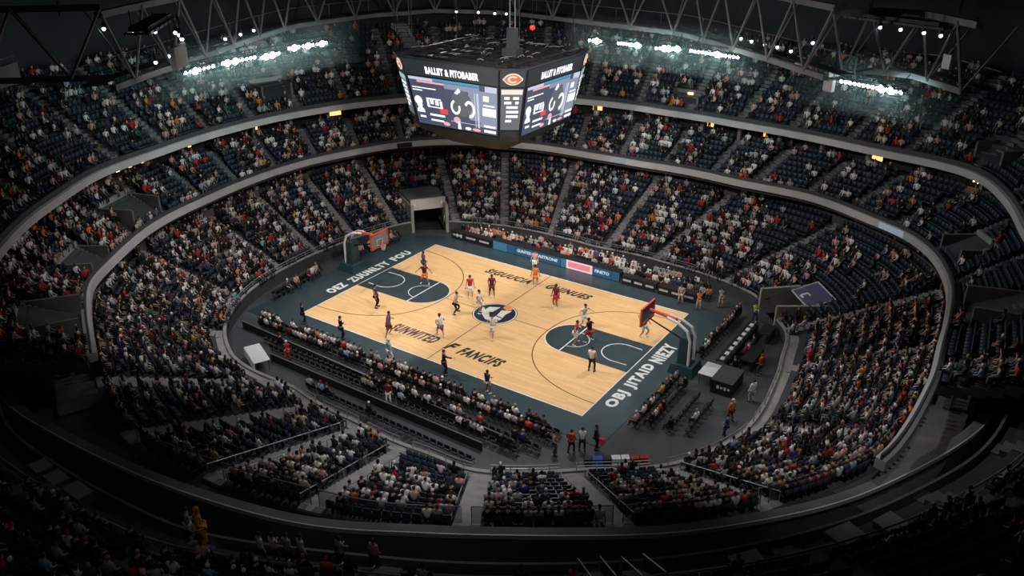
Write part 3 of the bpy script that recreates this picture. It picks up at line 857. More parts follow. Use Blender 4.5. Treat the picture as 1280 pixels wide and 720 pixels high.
# ------------------------------------------------------------------ roof trusses and lights
def truss(pts, zb, zt, label, seg=2.1, walk=True):
    P = [Vector((x, y, 0)) for x, y in pts]
    d = [0.0]
    for a, b in zip(P, P[1:]):
        d.append(d[-1] + (b - a).length)
    n = max(2, int(d[-1] / seg))
    S = []
    for k in range(n + 1):
        t = d[-1] * k / n
        j = max(i for i in range(len(d)) if d[i] <= t + 1e-6)
        j = min(j, len(P) - 2)
        S.append(P[j].lerp(P[j + 1], (t - d[j]) / (d[j + 1] - d[j])))
    c = sum(S, Vector()) / len(S)
    root = empty('roof_truss', (S[0].x, S[0].y, zb))
    tag(root, label, 'roof truss')
    o = root.location.copy()
    up = [Vector((p.x, p.y, zt)) - o for p in S]
    lo = [Vector((p.x, p.y, zb)) - o for p in S]
    def outward(p, k):
        v = Vector((p.x + o.x - 2, p.y + o.y + 2, 0)).normalized()
        return p + v * k
    def chord(name, A, m, h, w):
        mb = MB()
        rings = []
        for i, p in enumerate(A):
            q = outward(p, w)
            rings.append([p + Vector((0, 0, -h / 2)), q + Vector((0, 0, -h / 2)), q + Vector((0, 0, h / 2)), p + Vector((0, 0, h / 2))])
        mb.loft(rings); mb.build(name, m, root)
    chord('bottom_chord', lo, M['steel'], .34, .35)
    chord('top_chord', up, M['steel'], .36, .4)
    if walk:
        chord('catwalk', [outward(p, 1.0) + Vector((0, 0, .15)) for p in lo], M['black_metal'], .08, .9)
        mb = MB()
        mb.path([outward(p, 1.9) + Vector((0, 0, 1.15)) for p in lo], .03, 5)
        for p in lo[::2]:
            mb.tube(outward(p, 1.9), outward(p, 1.9) + Vector((0, 0, 1.15)), .025, n=5)
        mb.build('catwalk_rail', M['steel'], root)
    for i in range(0, len(S) - 1):
        mb = MB()
        if i % 2 == 0:
            mb.tube(up[i], lo[i + 1], .085, n=6)
        else:
            mb.tube(lo[i], up[i + 1], .085, n=6)
        mb.build('brace', M['steel'], root)
    for i in range(1, len(S), 2):
        mb = MB(); mb.tube(lo[i], outward(up[i], 2.2), .06, n=6); mb.build('rear_brace', M['steel'], root)
    for i in range(0, len(S), 4):
        mb = MB(); mb.tube(outward(up[i], 2.2), outward(up[i], 2.2) + Vector((0, 0, 32 - zt)), .05, n=6); mb.build('hanger', M['black_metal'], root)
    return S
TR1 = [(-15.2, -15.8), (-16.7, -12.7), (-18.6, -8.1), (-22.3, .4), (-24.6, 6.5), (-23.6, 14.5), (-20.8, 20.5), (-14.5, 23.0), (-4.1, 21.6), (3.6, 20.6), (13.0, 13.5), (17.6, 9.7)]
truss(TR1, 17, 21.0, 'long grey lattice roof truss sweeping over the far seats behind the scoreboard', 2.0)
truss([(17.4, 10.6), (19.1, 13.4), (22, 13.2), (25.1, 10)], 17, 20.6, 'short bowed grey roof truss above the upper corner seats', 1.5)
truss([(-15.2, -15.8), (-18.5, -19.0), (-22, -22)], 17.6, 21.4, 'dim roof truss end above the dark upper tier', 2.0, False)

LAMP = emit('floodlight', (0.80, 1.0, 0.97), 45.0)
LAMP_DIM = emit('small_floodlight', (0.85, 0.95, 1.0), 7.0)
def light_bank(a, b, n, label, z=16.45, big=(0.5,)):
    A, B = Vector((*a, z)), Vector((*b, z))
    root = empty('light_bank', tuple(A))
    tag(root, label, 'floodlight', 'floodlight banks under the roof trusses')
    D = B - A
    out = Vector((A.x - 2, A.y + 2, 0)).normalized()
    mb = MB(); mb.tube((0, 0, .22), tuple(D + Vector((0, 0, .22))), .05, n=6); mb.tube(tuple(out * .25 + Vector((0, 0, .5))), tuple(D + out * .25 + Vector((0, 0, .5))), .04, n=6)
    for k in (.1, .9):
        mb.tube(tuple(D * k + Vector((0, 0, .2))), tuple(D * k + out * .6 + Vector((0, 0, 1.0))), .03, n=5)
    mb.build('lamp_bar', M['black_metal'], root)
    for k in range(n):
        f = (k + .5) / n
        r = 0.24 if any(abs(f - q) < .55 / n for q in big) else 0.11
        p = D * f
        mb = MB(); mb.path([p + out * .28 + Vector((0, 0, .16)), p + out * .1 + Vector((0, 0, .06)), p - out * .02], [r * .6, r * 1.15, r * 1.2], 10)
        h = mb.build('lamp_housing', M['black_metal'], root)
        mb = MB(); mb.ball(tuple(p - out * .03), (r, r, r), 8, 5); mb.build('lamp', LAMP, h)
light_bank((-17.78, -9.56), (-18.29, -6.66), 7, 'bright floodlight bank nearest the dim end of the long truss', 16.5, (.35,))
light_bank((-18.44, -6.07), (-18.52, -2.9), 9, 'floodlight bank second from the dim end of the long truss', 16.5, (.12, .35))
light_bank((-18.04, -2.94), (-18.33, -.83), 6, 'short floodlight bank third from the dim end of the long truss', 16.5, (.2, .65))
light_bank((-19.21, .59), (-18.71, 4.38), 9, 'floodlight bank fourth along the truss, just before the scoreboard', 16.5, (.15, .45, .8))
light_bank((-2.46, 16.65), (-1.2, 16.7), 4, 'small floodlight bank tucked just behind the scoreboard corner', 16.5, (.6,))
light_bank((.1, 16.7), (2.2, 16.65), 9, 'floodlight bank second beyond the scoreboard', 16.5, (.85,))
light_bank((3.46, 16.22), (5.2, 16.97), 6, 'brightest floodlight bank above the far middle seats', 16.5, (.5, .9))
light_bank((6.07, 16.73), (10.18, 16.0), 13, 'longest floodlight bank above the far corner seats', 16.5, (.55,))
light_bank((18.13, 11.84), (22.13, 10.46), 14, 'floodlight bank hung under the short bowed truss', 16.5, (.7, .85))
hm = bpy.data.materials.new('lens_glow_volume'); hm.use_nodes = True  # scattering volume added to imitate lens glow around the lamps
hn = hm.node_tree; hn.nodes.remove(hn.nodes['Principled BSDF'])
hs = hn.nodes.new('ShaderNodeVolumeScatter'); hs.inputs['Color'].default_value = (.75, 1, .98, 1); hs.inputs['Density'].default_value = .038; hs.inputs['Anisotropy'].default_value = .2
hn.links.new(hs.outputs['Volume'], hn.nodes['Material Output'].inputs['Volume'])
mb = MB()
def glow_band(pts):
    rings = []
    for x, y in pts:
        v = Vector((x - 2, y + 2, 0)).normalized()
        rings.append([Vector((x, y, 0)) + v * a + Vector((0, 0, z)) for a, z in ((-1.9, 15.0), (2.2, 14.6), (2.2, 18.2), (-1.9, 18.2))])
    mb.loft(rings)
glow_band([(-17.2, -11.8), (-17.8, -9.5), (-18.4, -6), (-18.3, -2), (-19, 1), (-18.7, 4.4), (-18.2, 6.6)])
glow_band([(-4.5, 16.9), (-2.4, 16.7), (2, 16.7), (6, 16.8), (10.2, 16), (12.2, 15.2)])
glow_band([(16.3, 12.6), (18.1, 11.9), (22.1, 10.5), (23.8, 9.8)])
tag(mb.build('lens_glow', hm), 'added scatter volume imitating lens glow around the floodlight banks', 'lens_glow', None, 'stuff')
SP = [(-17.2, -14.6, 20), (-15.1, -14.2, 20), (-13.8, -13.6, 20), (-12.5, -13.2, 20), (-11.6, -13.6, 20), (-10.3, -14.4, 20), (-19.5, -4.5, 17.9), (-20.2, -2.6, 17.9), (-20.9, -.8, 17.9), (-17.6, -10.4, 17.8), (-16.4, -12.2, 17.8), (10.2, 15.6, 17.9), (11.2, 14.9, 17.9), (12.4, 14.1, 17.9), (13.4, 13.6, 17.9), (14.6, 12.6, 17.9), (16.0, 12.2, 18.6), (19.6, 13.2, 19.7), (20.8, 13.0, 19.7), (22.2, 12.4, 19.7), (23.2, 11.8, 19.7), (-16.2, 17.6, 17.6), (-14.4, 18.4, 17.6), (-12.8, 18.6, 17.6), (-11.8, 18.9, 17.6)]
for i, (x, y, z) in enumerate(SP):
    root = empty('spotlight', (x, y, z))
    tag(root, 'small hanging spotlight, %s along the catwalks clockwise from the dim end' % ordinal(i + 1), 'spotlight', 'small spotlights on the catwalks')
    mb = MB(); mb.path([(0, 0, .35), (0, 0, .1), (0.05, -.06, 0)], [.08, .14, .15], 8); mb.tube((0, 0, .35), (0, 0, 1.1), .03, n=5); mb.build('can', M['black_metal'], root)
    mb = MB(); mb.ball((.05, -.07, -.03), .11, 8, 4); mb.build('lens', LAMP_DIM, root)
# lighting tables hung in the trusses
for (x, y, z, rz, lab) in ((-13.6, -13.9, 20.35, 2.3, 'dark hanging lighting grid at the dim end of the roof'), (20.6, 12.9, 20.1, -.35, 'dark hanging lighting grid above the short bowed truss')):
    root = empty('lighting_grid', (x, y, z), rz)
    tag(root, lab, 'lighting grid')
    mb = MB()
    for k in (-1, 0, 1):
        mb.box((0, k * .6, 0), (6.4, .12, .14))
    for k in range(7):
        mb.box((-3 + k, 0, 0), (.1, 1.4, .12))
    mb.build('frame', M['black_metal'], root)
    mb = MB(); mb.box((0, 0, .2), (5.6, 1.0, .2)); mb.build('cover', M['black'], root)
beacon = empty('red_beacon', (-3.0, 9.3, 18.3)); tag(beacon, 'small red warning beacon hanging behind the scoreboard', 'beacon')
mb = MB(); mb.tube((0, 0, .2), (0, 0, 13.5), .02, n=5); mb.box((0, 0, .2), (.2, .2, .12)); mb.build('mount', M['black_metal'], beacon)
mb = MB(); mb.ball((0, 0, 0), (.2, .2, .2)); mb.build('lens', emit('red_light', (1, .03, .03), 1.6), beacon)
for (x, y, z, w, h, rz, lab) in ((-9.4, -15.4, 19.3, 1.9, 1.1, 2.2, 'pale square banner hung under the dim lighting grid'), (24.0, 11.0, 18.4, .55, .8, -.6, 'pale box hung on the outer end of the short truss'), (17.9, 10.2, 16.5, .75, .7, -.6, 'pale box hung under the joint of the two trusses')):
    root = empty('hanging_panel', (x, y, z), rz); tag(root, lab, 'panel')
    mb = MB(); mb.box((0, 0, 0), (w, .25, h)); mb.build('board', M['fascia'] if w > 1 else M['steel_pale'], root)
    mb = MB(); mb.tube((-w * .4, 0, h / 2), (-w * .4, 0, h / 2 + 1.6), .03, n=5); mb.tube((w * .4, 0, h / 2), (w * .4, 0, h / 2 + 1.6), .03, n=5); mb.build('hanger', M['black_metal'], root)
# press box balcony in the dim upper corner
pb = empty('press_balcony', (-27.5, -18.5, 15.6), math.radians(210)); tag(pb, 'dim press balcony with a grey parapet in the dark upper corner', 'balcony')
mb = MB(); mb.box((0, 0, .45), (.3, 11, 1.1)); mb.build('parapet', M['concrete_dk'], pb)
mb = MB(); mb.box((1.6, 0, -.2), (3.4, 11, .3)); mb.build('slab', M['concrete_dk'], pb)
mb = MB()
mb.tube((-.1, -5.4, 1.45), (-.1, 5.4, 1.45), .04, n=5)
for k in range(8): mb.tube((-.1, -5.2 + k * 1.48, 1.0), (-.1, -5.2 + k * 1.48, 1.45), .03, n=5)
mb.build('handrail', M['steel'], pb)

# ------------------------------------------------------------------ figures
COLS = dict(black=(.012, .012, .015), charcoal=(.05, .05, .056), white=(.74, .72, .70), grey=(.36, .36, .37), rose=(.58, .36, .32), red=(.50, .03, .035), orange=(.66, .19, .05), navy=(.025, .04, .10), blue=(.26, .42, .52), yellow=(.6, .38, .04), gold=(.8, .36, .02), maroon=(.16, .02, .03), purple=(.12, .09, .24), green=(.03, .12, .08), tan=(.42, .33, .24), lime=(.5, .6, .08))
FAB = {}
def fab(c):
    if c not in FAB:
        FAB[c] = mat(c + '_cloth', COLS[c], 0.8, vary=.12, scale=8, spec=.2)
    return FAB[c]

def skin_data(verts, edges, radii, sub=1):
    """a skeleton grown into one continuous surface: (points, faces)"""
    me = bpy.data.meshes.new('figure')
    me.from_pydata([tuple(v) for v in verts], edges, [])
    ob = bpy.data.objects.new('figure', me)
    COL.objects.link(ob)
    ob.modifiers.new('grow', 'SKIN').use_smooth_shade = True
    sv = me.skin_vertices[0].data
    for i, r in enumerate(radii):
        sv[i].radius = r if isinstance(r, tuple) else (r, r)
        sv[i].use_root = (i == 0)
    if sub:
        m = ob.modifiers.new('smooth', 'SUBSURF'); m.levels = sub; m.render_levels = sub
    dg = bpy.context.evaluated_depsgraph_get()
    ev = bpy.data.meshes.new_from_object(ob.evaluated_get(dg))
    V = [tuple(v.co) for v in ev.vertices]
    F = [tuple(p.vertices) for p in ev.polygons]
    bpy.data.objects.remove(ob); bpy.data.meshes.remove(me); bpy.data.meshes.remove(ev)
    return V, F

def ik(a, b, l1, l2, pole):
    a, b = Vector(a), Vector(b)
    d = b - a
    L = min(d.length, (l1 + l2) * .995)
    d = d.normalized()
    b = a + d * L
    x = (l1 * l1 - l2 * l2 + L * L) / (2 * L)
    h = math.sqrt(max(l1 * l1 - x * x, 0))
    p = Vector(pole)
    p = (p - d * p.dot(d)).normalized()
    return a + d * x + p * h, b

def figure_meshes(H, feet, hands, lean=(0, 0), hip=None, sleeves=False, long=False, fat=1.0):
    """meshes of a person with forward = +Y: body, top, bottom, hair, shoe pair"""
    hz = (hip if hip is not None else .51) * H
    lx, ly = lean
    P = lambda x, y, z: Vector((x * H, y * H, z * H))
    pel = Vector((0, 0, hz))
    mid = pel + P(lx * .35, ly * .35, .12)
    che = pel + P(lx * .8, ly * .8, .25)
    nb = pel + P(lx, ly, .325)
    hd = nb + P(lx * .12, ly * .12 + .012, .075)
    tp = hd + P(0, .004, .065)
    V = [pel, mid, che, nb, hd - P(0, 0, .035), hd, tp]
    E = [(0, 1), (1, 2), (2, 3), (3, 4), (4, 5), (5, 6)]
    R = [(.075 * H * fat, .055 * H), (.070 * H * fat, .05 * H), (.088 * H * fat, .055 * H), .034 * H, .032 * H, (.050 * H, .058 * H), (.040 * H, .045 * H)]
    J = {}
    for s, key in ((-1, 'L'), (1, 'R')):
        sh = che + P(s * .108, 0, .045)
        el, wr = ik(sh, P(*hands[key]), .165 * H, .15 * H, (s * .5, -.7, -.5))
        hipj = pel + P(s * .052, 0, -.03)
        kn, an = ik(hipj, P(*feet[key]) + P(0, 0, .045), .235 * H, .235 * H, (s * .15, 1, 0.1))
        fd = Vector((s * .12, 1, 0)).normalized()
        if an.z > .1 * H:
            fd = Vector((s * .1, .8, -.5)).normalized()
        toe = an + fd * .09 * H - Vector((0, 0, .02 * H))
        b = len(V)
        V += [sh, el, wr, hipj, kn, an, toe]
        E += [(2, b), (b, b + 1), (b + 1, b + 2), (0, b + 3), (b + 3, b + 4), (b + 4, b + 5), (b + 5, b + 6)]
        R += [.034 * H, .024 * H, .017 * H, (.050 * H, .052 * H), .032 * H, .022 * H, .02 * H]
        J[key] = (sh, el, wr, hipj, kn, an, toe)
    v, f = skin_data(V, E, R)
    body = MB(); body.add(v, f)
    for s, key in ((-1, 'L'), (1, 'R')):
        sh, el, wr, *_ = J[key]
        d = (wr - el).normalized()
        side = d.cross(Vector((0, 0, 1)))
        side = side.normalized() if side.length > .1 else Vector((1, 0, 0))
        nrm = side.cross(d).normalized()
        pc = wr + d * .045 * H
        body.loft([[wr + side * a * .016 * H + nrm * b2 * .010 * H for a, b2 in ((-1, -1), (1, -1), (1, 1), (-1, 1))], [pc + side * a * .024 * H + nrm * b2 * .009 * H for a, b2 in ((-1, -1), (1, -1), (1, 1), (-1, 1))]])
        for k, ln in enumerate((.036, .044, .046, .038)):
            q = pc + side * (-.018 + .012 * k) * H
            m1 = q + (d + nrm * .1).normalized() * ln * .5 * H
            m2 = m1 + (d * .8 - nrm * .5).normalized() * ln * .5 * H
            body.path([q - d * .006 * H, m1, m2], [.0062 * H, .0056 * H, .0042 * H], 5)
        q = wr + d * .012 * H + side * s * .014 * H
        body.path([q, q + (d + side * s * .9).normalized() * .025 * H, q + (d * 1.6 + side * s * .7).normalized() * .046 * H], [.0075 * H, .0065 * H, .005 * H], 5)
    # face: nose, ears, brow and mouth
    body.loft([[hd + P(a * .009, .050, b2) for a, b2 in ((-1, -.012), (1, -.012), (.5, .02), (-.5, .02))], [hd + P(a * .005, .066, b2) for a, b2 in ((-1, -.011), (1, -.011), (.5, -.002), (-.5, -.002))]])
    for s in (-1, 1):
        body.ball(tuple(hd + P(s * .050, -.002, .004)), (.008 * H, .012 * H, .018 * H), 6, 4)
    eyes = MB()
    for s in (-1, 1):
        eyes.ball(tuple(hd + P(s * .02, .052, .014)), (.008 * H, .005 * H, .005 * H), 6, 3)
    eyes.loft([[hd + P(a * .016, .052, -.030 + b2) for a, b2 in ((-1, -.003), (1, -.003), (1, .003), (-1, .003))], [hd + P(a * .014, .057, -.030 + b2) for a, b2 in ((-1, -.002), (1, -.002), (1, .002), (-1, .002))]])
    # clothes follow the skeleton, a little fuller
    def grow(idx, scale, ends):
        vv = [V[i] for i in idx]; m = {i: k for k, i in enumerate(idx)}
        ee = [(m[a], m[b]) for a, b in E if a in m and b in m]
        rr = [tuple(x * scale for x in R[i]) if isinstance(R[i], tuple) else R[i] * scale for i in idx]
        for par, ch, fr, r in ends:
            vv.append(V[par].lerp(V[ch], fr)); rr.append(r * H); ee.append((m[par], len(vv) - 1))
        a, b = skin_data(vv, ee, rr)
        mb = MB(); mb.add(a, b); return mb
    bl, br = 7, 14
    if sleeves:
        top = grow([0, 1, 2, bl, br, bl + 1, br + 1], 1.32, [(bl + 1, bl + 2, .9, .028), (br + 1, br + 2, .9, .028), (2, 3, .72, .060)])
    else:
        top = grow([0, 1, 2, bl, br], 1.36, [(bl, bl + 1, .38, .040), (br, br + 1, .38, .040), (2, 3, .72, .060)])
    if long:
        bot = grow([0, bl + 3, br + 3, bl + 4, br + 4], 1.28, [(bl + 4, bl + 5, .92, .034), (br + 4, br + 5, .92, .034)])
    else:
        bot = grow([0, bl + 3, br + 3], 1.34, [(bl + 3, bl + 4, .85, .055), (br + 3, br + 4, .85, .055)])
    hair = MB()
    hair.ball(tuple(hd + P(0, -.012, .035)), (.056 * H, .060 * H, .058 * H), 10, 6)
    shoe = []
    for k in (bl, br):
        an, toe = V[k + 5], V[k + 6]
        d = (toe - an).normalized()
        mb = MB(); mb.path([an - d * .03 * H - Vector((0, 0, .018 * H)), an + d * .03 * H - Vector((0, 0, .012 * H)), toe + d * .02 * H - Vector((0, 0, .004 * H))], [.026 * H, .03 * H, .022 * H], 8)
        shoe.append(mb)
    low = min(min(q[2] for q in s.v) for s in shoe)
    return body, eyes, top, bot, hair, shoe, low

STAND = dict(feet={'L': (-.08, .02, 0), 'R': (.08, -.02, 0)}, hands={'L': (-.17, .05, .5), 'R': (.17, .05, .5)})
RUN = dict(feet={'L': (-.05, .22, .02), 'R': (.06, -.20, .10)}, hands={'L': (-.13, -.12, .58), 'R': (.14, .20, .66)}, lean=(0, .05), hip=.48)
GUARD = dict(feet={'L': (-.17, .05, 0), 'R': (.17, -.02, 0)}, hands={'L': (-.30, .16, .60), 'R': (.30, .16, .62)}, lean=(0, .07), hip=.46)
LUNGE = dict(feet={'L': (-.10, .02, 0), 'R': (.34, -.12, 0)}, hands={'L': (-.2, .14, .6), 'R': (.2, .1, .55)}, lean=(-.08, .04), hip=.46)
REACH = dict(feet={'L': (-.07, .05, .06), 'R': (.10, -.1, .02)}, hands={'L': (-.16, .1, .60), 'R': (.08, .16, 1.12)}, lean=(0, .03), hip=.52)
HIPS = dict(feet={'L': (-.1, 0, 0), 'R': (.1, 0, 0)}, hands={'L': (-.11, .08, .55), 'R': (.11, .08, .55)})
POINT = dict(feet={'L': (-.08, .0, 0), 'R': (.08, .0, 0)}, hands={'L': (-.16, .04, .5), 'R': (.18, .34, .72)})
FOLD = dict(feet={'L': (-.09, .02, 0), 'R': (.09, 0, 0)}, hands={'L': (.05, .13, .64), 'R': (-.05, .14, .66)})

def figure(name, label, cat, x, y, face, pose, H=1.85, z=0.0, skin='skinB', top='white', bot='black', hair='hairA', shoe='white', sleeves=False, long=False, fat=1.0, group=None, rise=0.0, hat=None):
    body, eyes, tp, bt, hr, sh, low = figure_meshes(H, pose['feet'], pose['hands'], pose.get('lean', (0, 0)), pose.get('hip'), sleeves, long, fat)
    rz = math.radians(face) - PI / 2
    o = body.build(name, M[skin], None, (x, y, z - low + rise), rz, True)
    tag(o, label, cat, group)
    eyes.build('face_features', M['eye'], o, smooth=True)
    t = tp.build('jersey' if not sleeves else 'shirt', fab(top), o, smooth=True)
    b = bt.build('shorts' if not long else 'trousers', fab(bot), o, smooth=True)
    hr.build('hair' if not hat else 'cap', fab(hat) if hat else M[hair], o, smooth=True)
    for s in sh:
        s.build('shoe', fab(shoe), o, smooth=True)
    return o

CZ = 0.043
PL = [
    ('basketball_player', 'player in purple jersey standing in the far half of the tunnel-end key', -8.66, 2.67, 60, HIPS, 'skinC', 'purple', 'purple'),
    ('basketball_player', 'player in orange shorts crouched in front of the purple player in the tunnel-end key', -7.28, 1.12, -60, GUARD, 'skinB', 'maroon', 'orange'),
    ('basketball_player', 'player in red and white uniform standing just outside the tunnel-end three-point line', -2.93, 1.05, -50, STAND, 'skinA', 'red', 'white'),
    ('basketball_player', 'player in dark maroon uniform standing behind the centre circle', -1.68, 2.05, -60, HIPS, 'skinC', 'maroon', 'maroon'),
    ('basketball_player', 'player in dark purple lunging sideways by the near lettering', -4.11, -6.63, 40, LUNGE, 'skinC', 'purple', 'maroon'),
    ('basketball_player', 'player in white jersey and purple shorts beside the near lettering', -1.05, -4.85, 150, RUN, 'skinB', 'white', 'purple'),
    ('basketball_player', 'player in all white running off the centre emblem', 1.86, -2.9, -70, RUN, 'skinA', 'white', 'white'),
    ('basketball_player', 'player in white jersey standing on the pale crest of the centre emblem', -.95, -.55, 10, HIPS, 'skinB', 'white', 'white'),
    ('basketball_player', 'player in red uniform walking over the far lettering', 3.08, 3.27, -90, STAND, 'skinC', 'maroon', 'red'),
    ('basketball_player', 'player in orange shorts standing on the far end of the halfway line', .02, 5.33, 120, STAND, 'skinB', 'orange', 'orange'),
    ('basketball_player', 'player in red jersey and white shorts reaching on the key arc', 6.87, -.59, 20, GUARD, 'skinB', 'red', 'white'),
    ('basketball_player', 'player in white uniform with dark hair at the top of the red basket key', 6.14, 1.89, -20, GUARD, 'skinA', 'white', 'white'),
    ('basketball_player', 'player in dark jersey and red shorts inside the red basket key', 7.6, .16, 170, GUARD, 'skinC', 'black', 'red'),
]
for n, lab, x, y, fc, ps, sk, tc, bc in PL:
    figure(n, lab, 'basketball player', x, y, fc, ps, 1.85, CZ, sk, tc, bc)
figure('basketball_player', 'player in purple jersey and white shorts leaping beneath the red backboard', 'basketball player', 10.5, 2.3, -10, REACH, 1.85, CZ, 'skinB', 'purple', 'white', rise=.25)
figure('referee', 'referee in black standing on the wood before the tunnel-end basket', 'referee', -7.64, -3.98, 30, STAND, 1.85, CZ, 'skinB', 'charcoal', 'black', sleeves=False, long=True, shoe='black')
figure('referee', 'referee in pale shirt and black trousers with feet apart near the centre circle', 'referee', -2.38, -1.51, 20, GUARD, 1.8, CZ, 'skinA', 'grey', 'black', long=True, shoe='black')
figure('referee', 'referee in white shirt and black trousers by the near edge of the red basket key', 'referee', 9.52, -3.08, 100, HIPS, 1.8, CZ, 'skinA', 'white', 'black', long=True, shoe='black')
figure('person', 'person in pink top and white shorts at the far sideline by the advertising boards', 'person', -1.58, 7.8, -80, STAND, 1.75, CZ, 'skinA', 'rose', 'white')
figure('coach', 'coach in black suit pointing from the near sideline', 'coach', 2.12, -8.5, 40, POINT, 1.8, .03, 'skinA', 'black', 'black', sleeves=True, long=True, shoe='black')
figure('person', 'person in dark top and pale shorts on the near dark border', 'person', 5.58, -8.75, 80, FOLD, 1.65, .03, 'skinC', 'navy', 'tan')
figure('person', 'person in black with raised hands by the near sideline at the tunnel end', 'person', -6.41, -8.75, 60, FOLD, 1.75, .03, 'skinA', 'black', 'black', sleeves=True, long=True, shoe='black')
figure('person', 'thin person in black by the white corner of the near sideline', 'person', -10.2, -8.6, 60, STAND, 1.6, .03, 'skinB', 'black', 'black', sleeves=True, long=True, shoe='black')
figure('person', 'person in pale blue costume standing at the near front row of chairs', 'person', -1.75, -9.2, 70, HIPS, 1.7, .03, 'skinA', 'blue', 'white', sleeves=True, long=True, hat='white')
ST = [
    (12.65, -11.0, 100, 'red', 'black', 'person in red shirt standing at the near corner of the floor', 'skinA', None),
    (13.05, -10.5, 120, 'white', 'black', 'person in white shirt and black trousers standing in the near corner of the floor', 'skinA', None),
    (13.55, -9.9, 20, 'black', 'black', 'person in black carrying a bright pink bag in the near corner', 'skinC', None),
    (11.95, -11.6, 30, 'tan', 'charcoal', 'person in tan top at the end of the near rows of chairs', 'skinB', None),
    (15.73, 9.1, -60, 'lime', 'navy', 'steward in lime vest standing at the far corner of the floor', 'skinA', None),
    (18.0, 9.0, -110, 'black', 'black', 'person in black with white cap beside the purple canopy tunnel', 'skinA', 'white'),
    (18.7, 8.2, -130, 'maroon', 'black', 'person in maroon top standing beside the white-capped person at the tunnel', 'skinB', None),
    (19.0, -.8, 150, 'white', 'grey', 'person all in white standing before the pale concrete platform', 'skinA', None),
    (11.76, 8.7, -70, 'orange', 'tan', 'person in orange top at the far sideline near the corner', 'skinB', None),
    (10.3, 8.9, -80, 'tan', 'tan', 'person in tan outfit at the end of the far press row', 'skinA', None),
    (12.9, 10.0, -60, 'grey', 'tan', 'tall person in grey shirt by the far corner boards', 'skinA', None),
    (-7.2, -12.75, -40, 'red', 'red', 'person in red with white cap in the aisle between near chair rows', 'skinA', 'white'),
    (1.4, -12.85, -60, 'maroon', 'white', 'person in maroon top and white trousers in the near aisle', 'skinB', None),
    (18.7, -3.4, 150, 'orange', 'maroon', 'person in orange jacket leaning near the concrete platform', 'skinB', 'white'),
    (19.0, -5.0, 200, 'navy', 'navy', 'person in navy with white scarf at the end of the concrete platform', 'skinA', None),
    (18.4, 2.4, 160, 'red', 'charcoal', 'person in red jacket with a red cap behind the equipment tables', 'skinA', 'red'),
]
for x, y, fc, tc, bc, lab, sk, hat in ST:
    o = figure('person', lab, 'person', x, y, fc, random.choice([STAND, HIPS, FOLD]), 1.55, 0.0 if y > -9.7 or x > 11 else 0.0, sk, tc, bc, sleeves=True, long=True, shoe='black', hat=hat)
    if 'pink bag' in lab:
        bag = MB(); bag.box((0, 0, .15), (.3, .2, .3), 0, 0, .8); bag.path([(-.1, 0, .3), (-.08, 0, .42), (.08, 0, .42), (.1, 0, .3)], .015, 5)
        tag(bag.build('bag', mat('pink_cloth', (.75, .05, .12), .7, vary=.1), None, (13.95, -9.95, .55)), 'bright pink bag held in the near corner of the floor', 'bag')
mz = 5.0
g = figure('mascot_performer', 'performer in bulky gold costume standing at the dim near balcony rail', 'person', 7.3, -29.5, 60, HIPS, 1.9, mz, 'skinB', 'gold', 'gold', sleeves=True, long=True, fat=1.5, hat='gold')
figure('person', 'person in pale blue and white beside the gold costumed performer', 'person', 6.65, -29.55, 60, FOLD, 1.6, mz, 'skinA', 'blue', 'white', sleeves=True, long=True)
for k, (x, y) in enumerate(((9.85, -28.85), (10.25, -28.6), (10.7, -28.35), (11.15, -28.1), (12.4, -27.4), (13.5, -26.8))):
    figure('person', '%s standing person along the dim near balcony beyond the gold performer' % ordinal(k + 1), 'person', x, y, 70 + 10 * (k % 3), [STAND, FOLD, HIPS][k % 3], 1.5, mz, ['skinA', 'skinB'][k % 2], ['white', 'white', 'grey', 'white', 'grey', 'rose'][k], 'charcoal', sleeves=True, long=True, group='people standing at the near balcony')

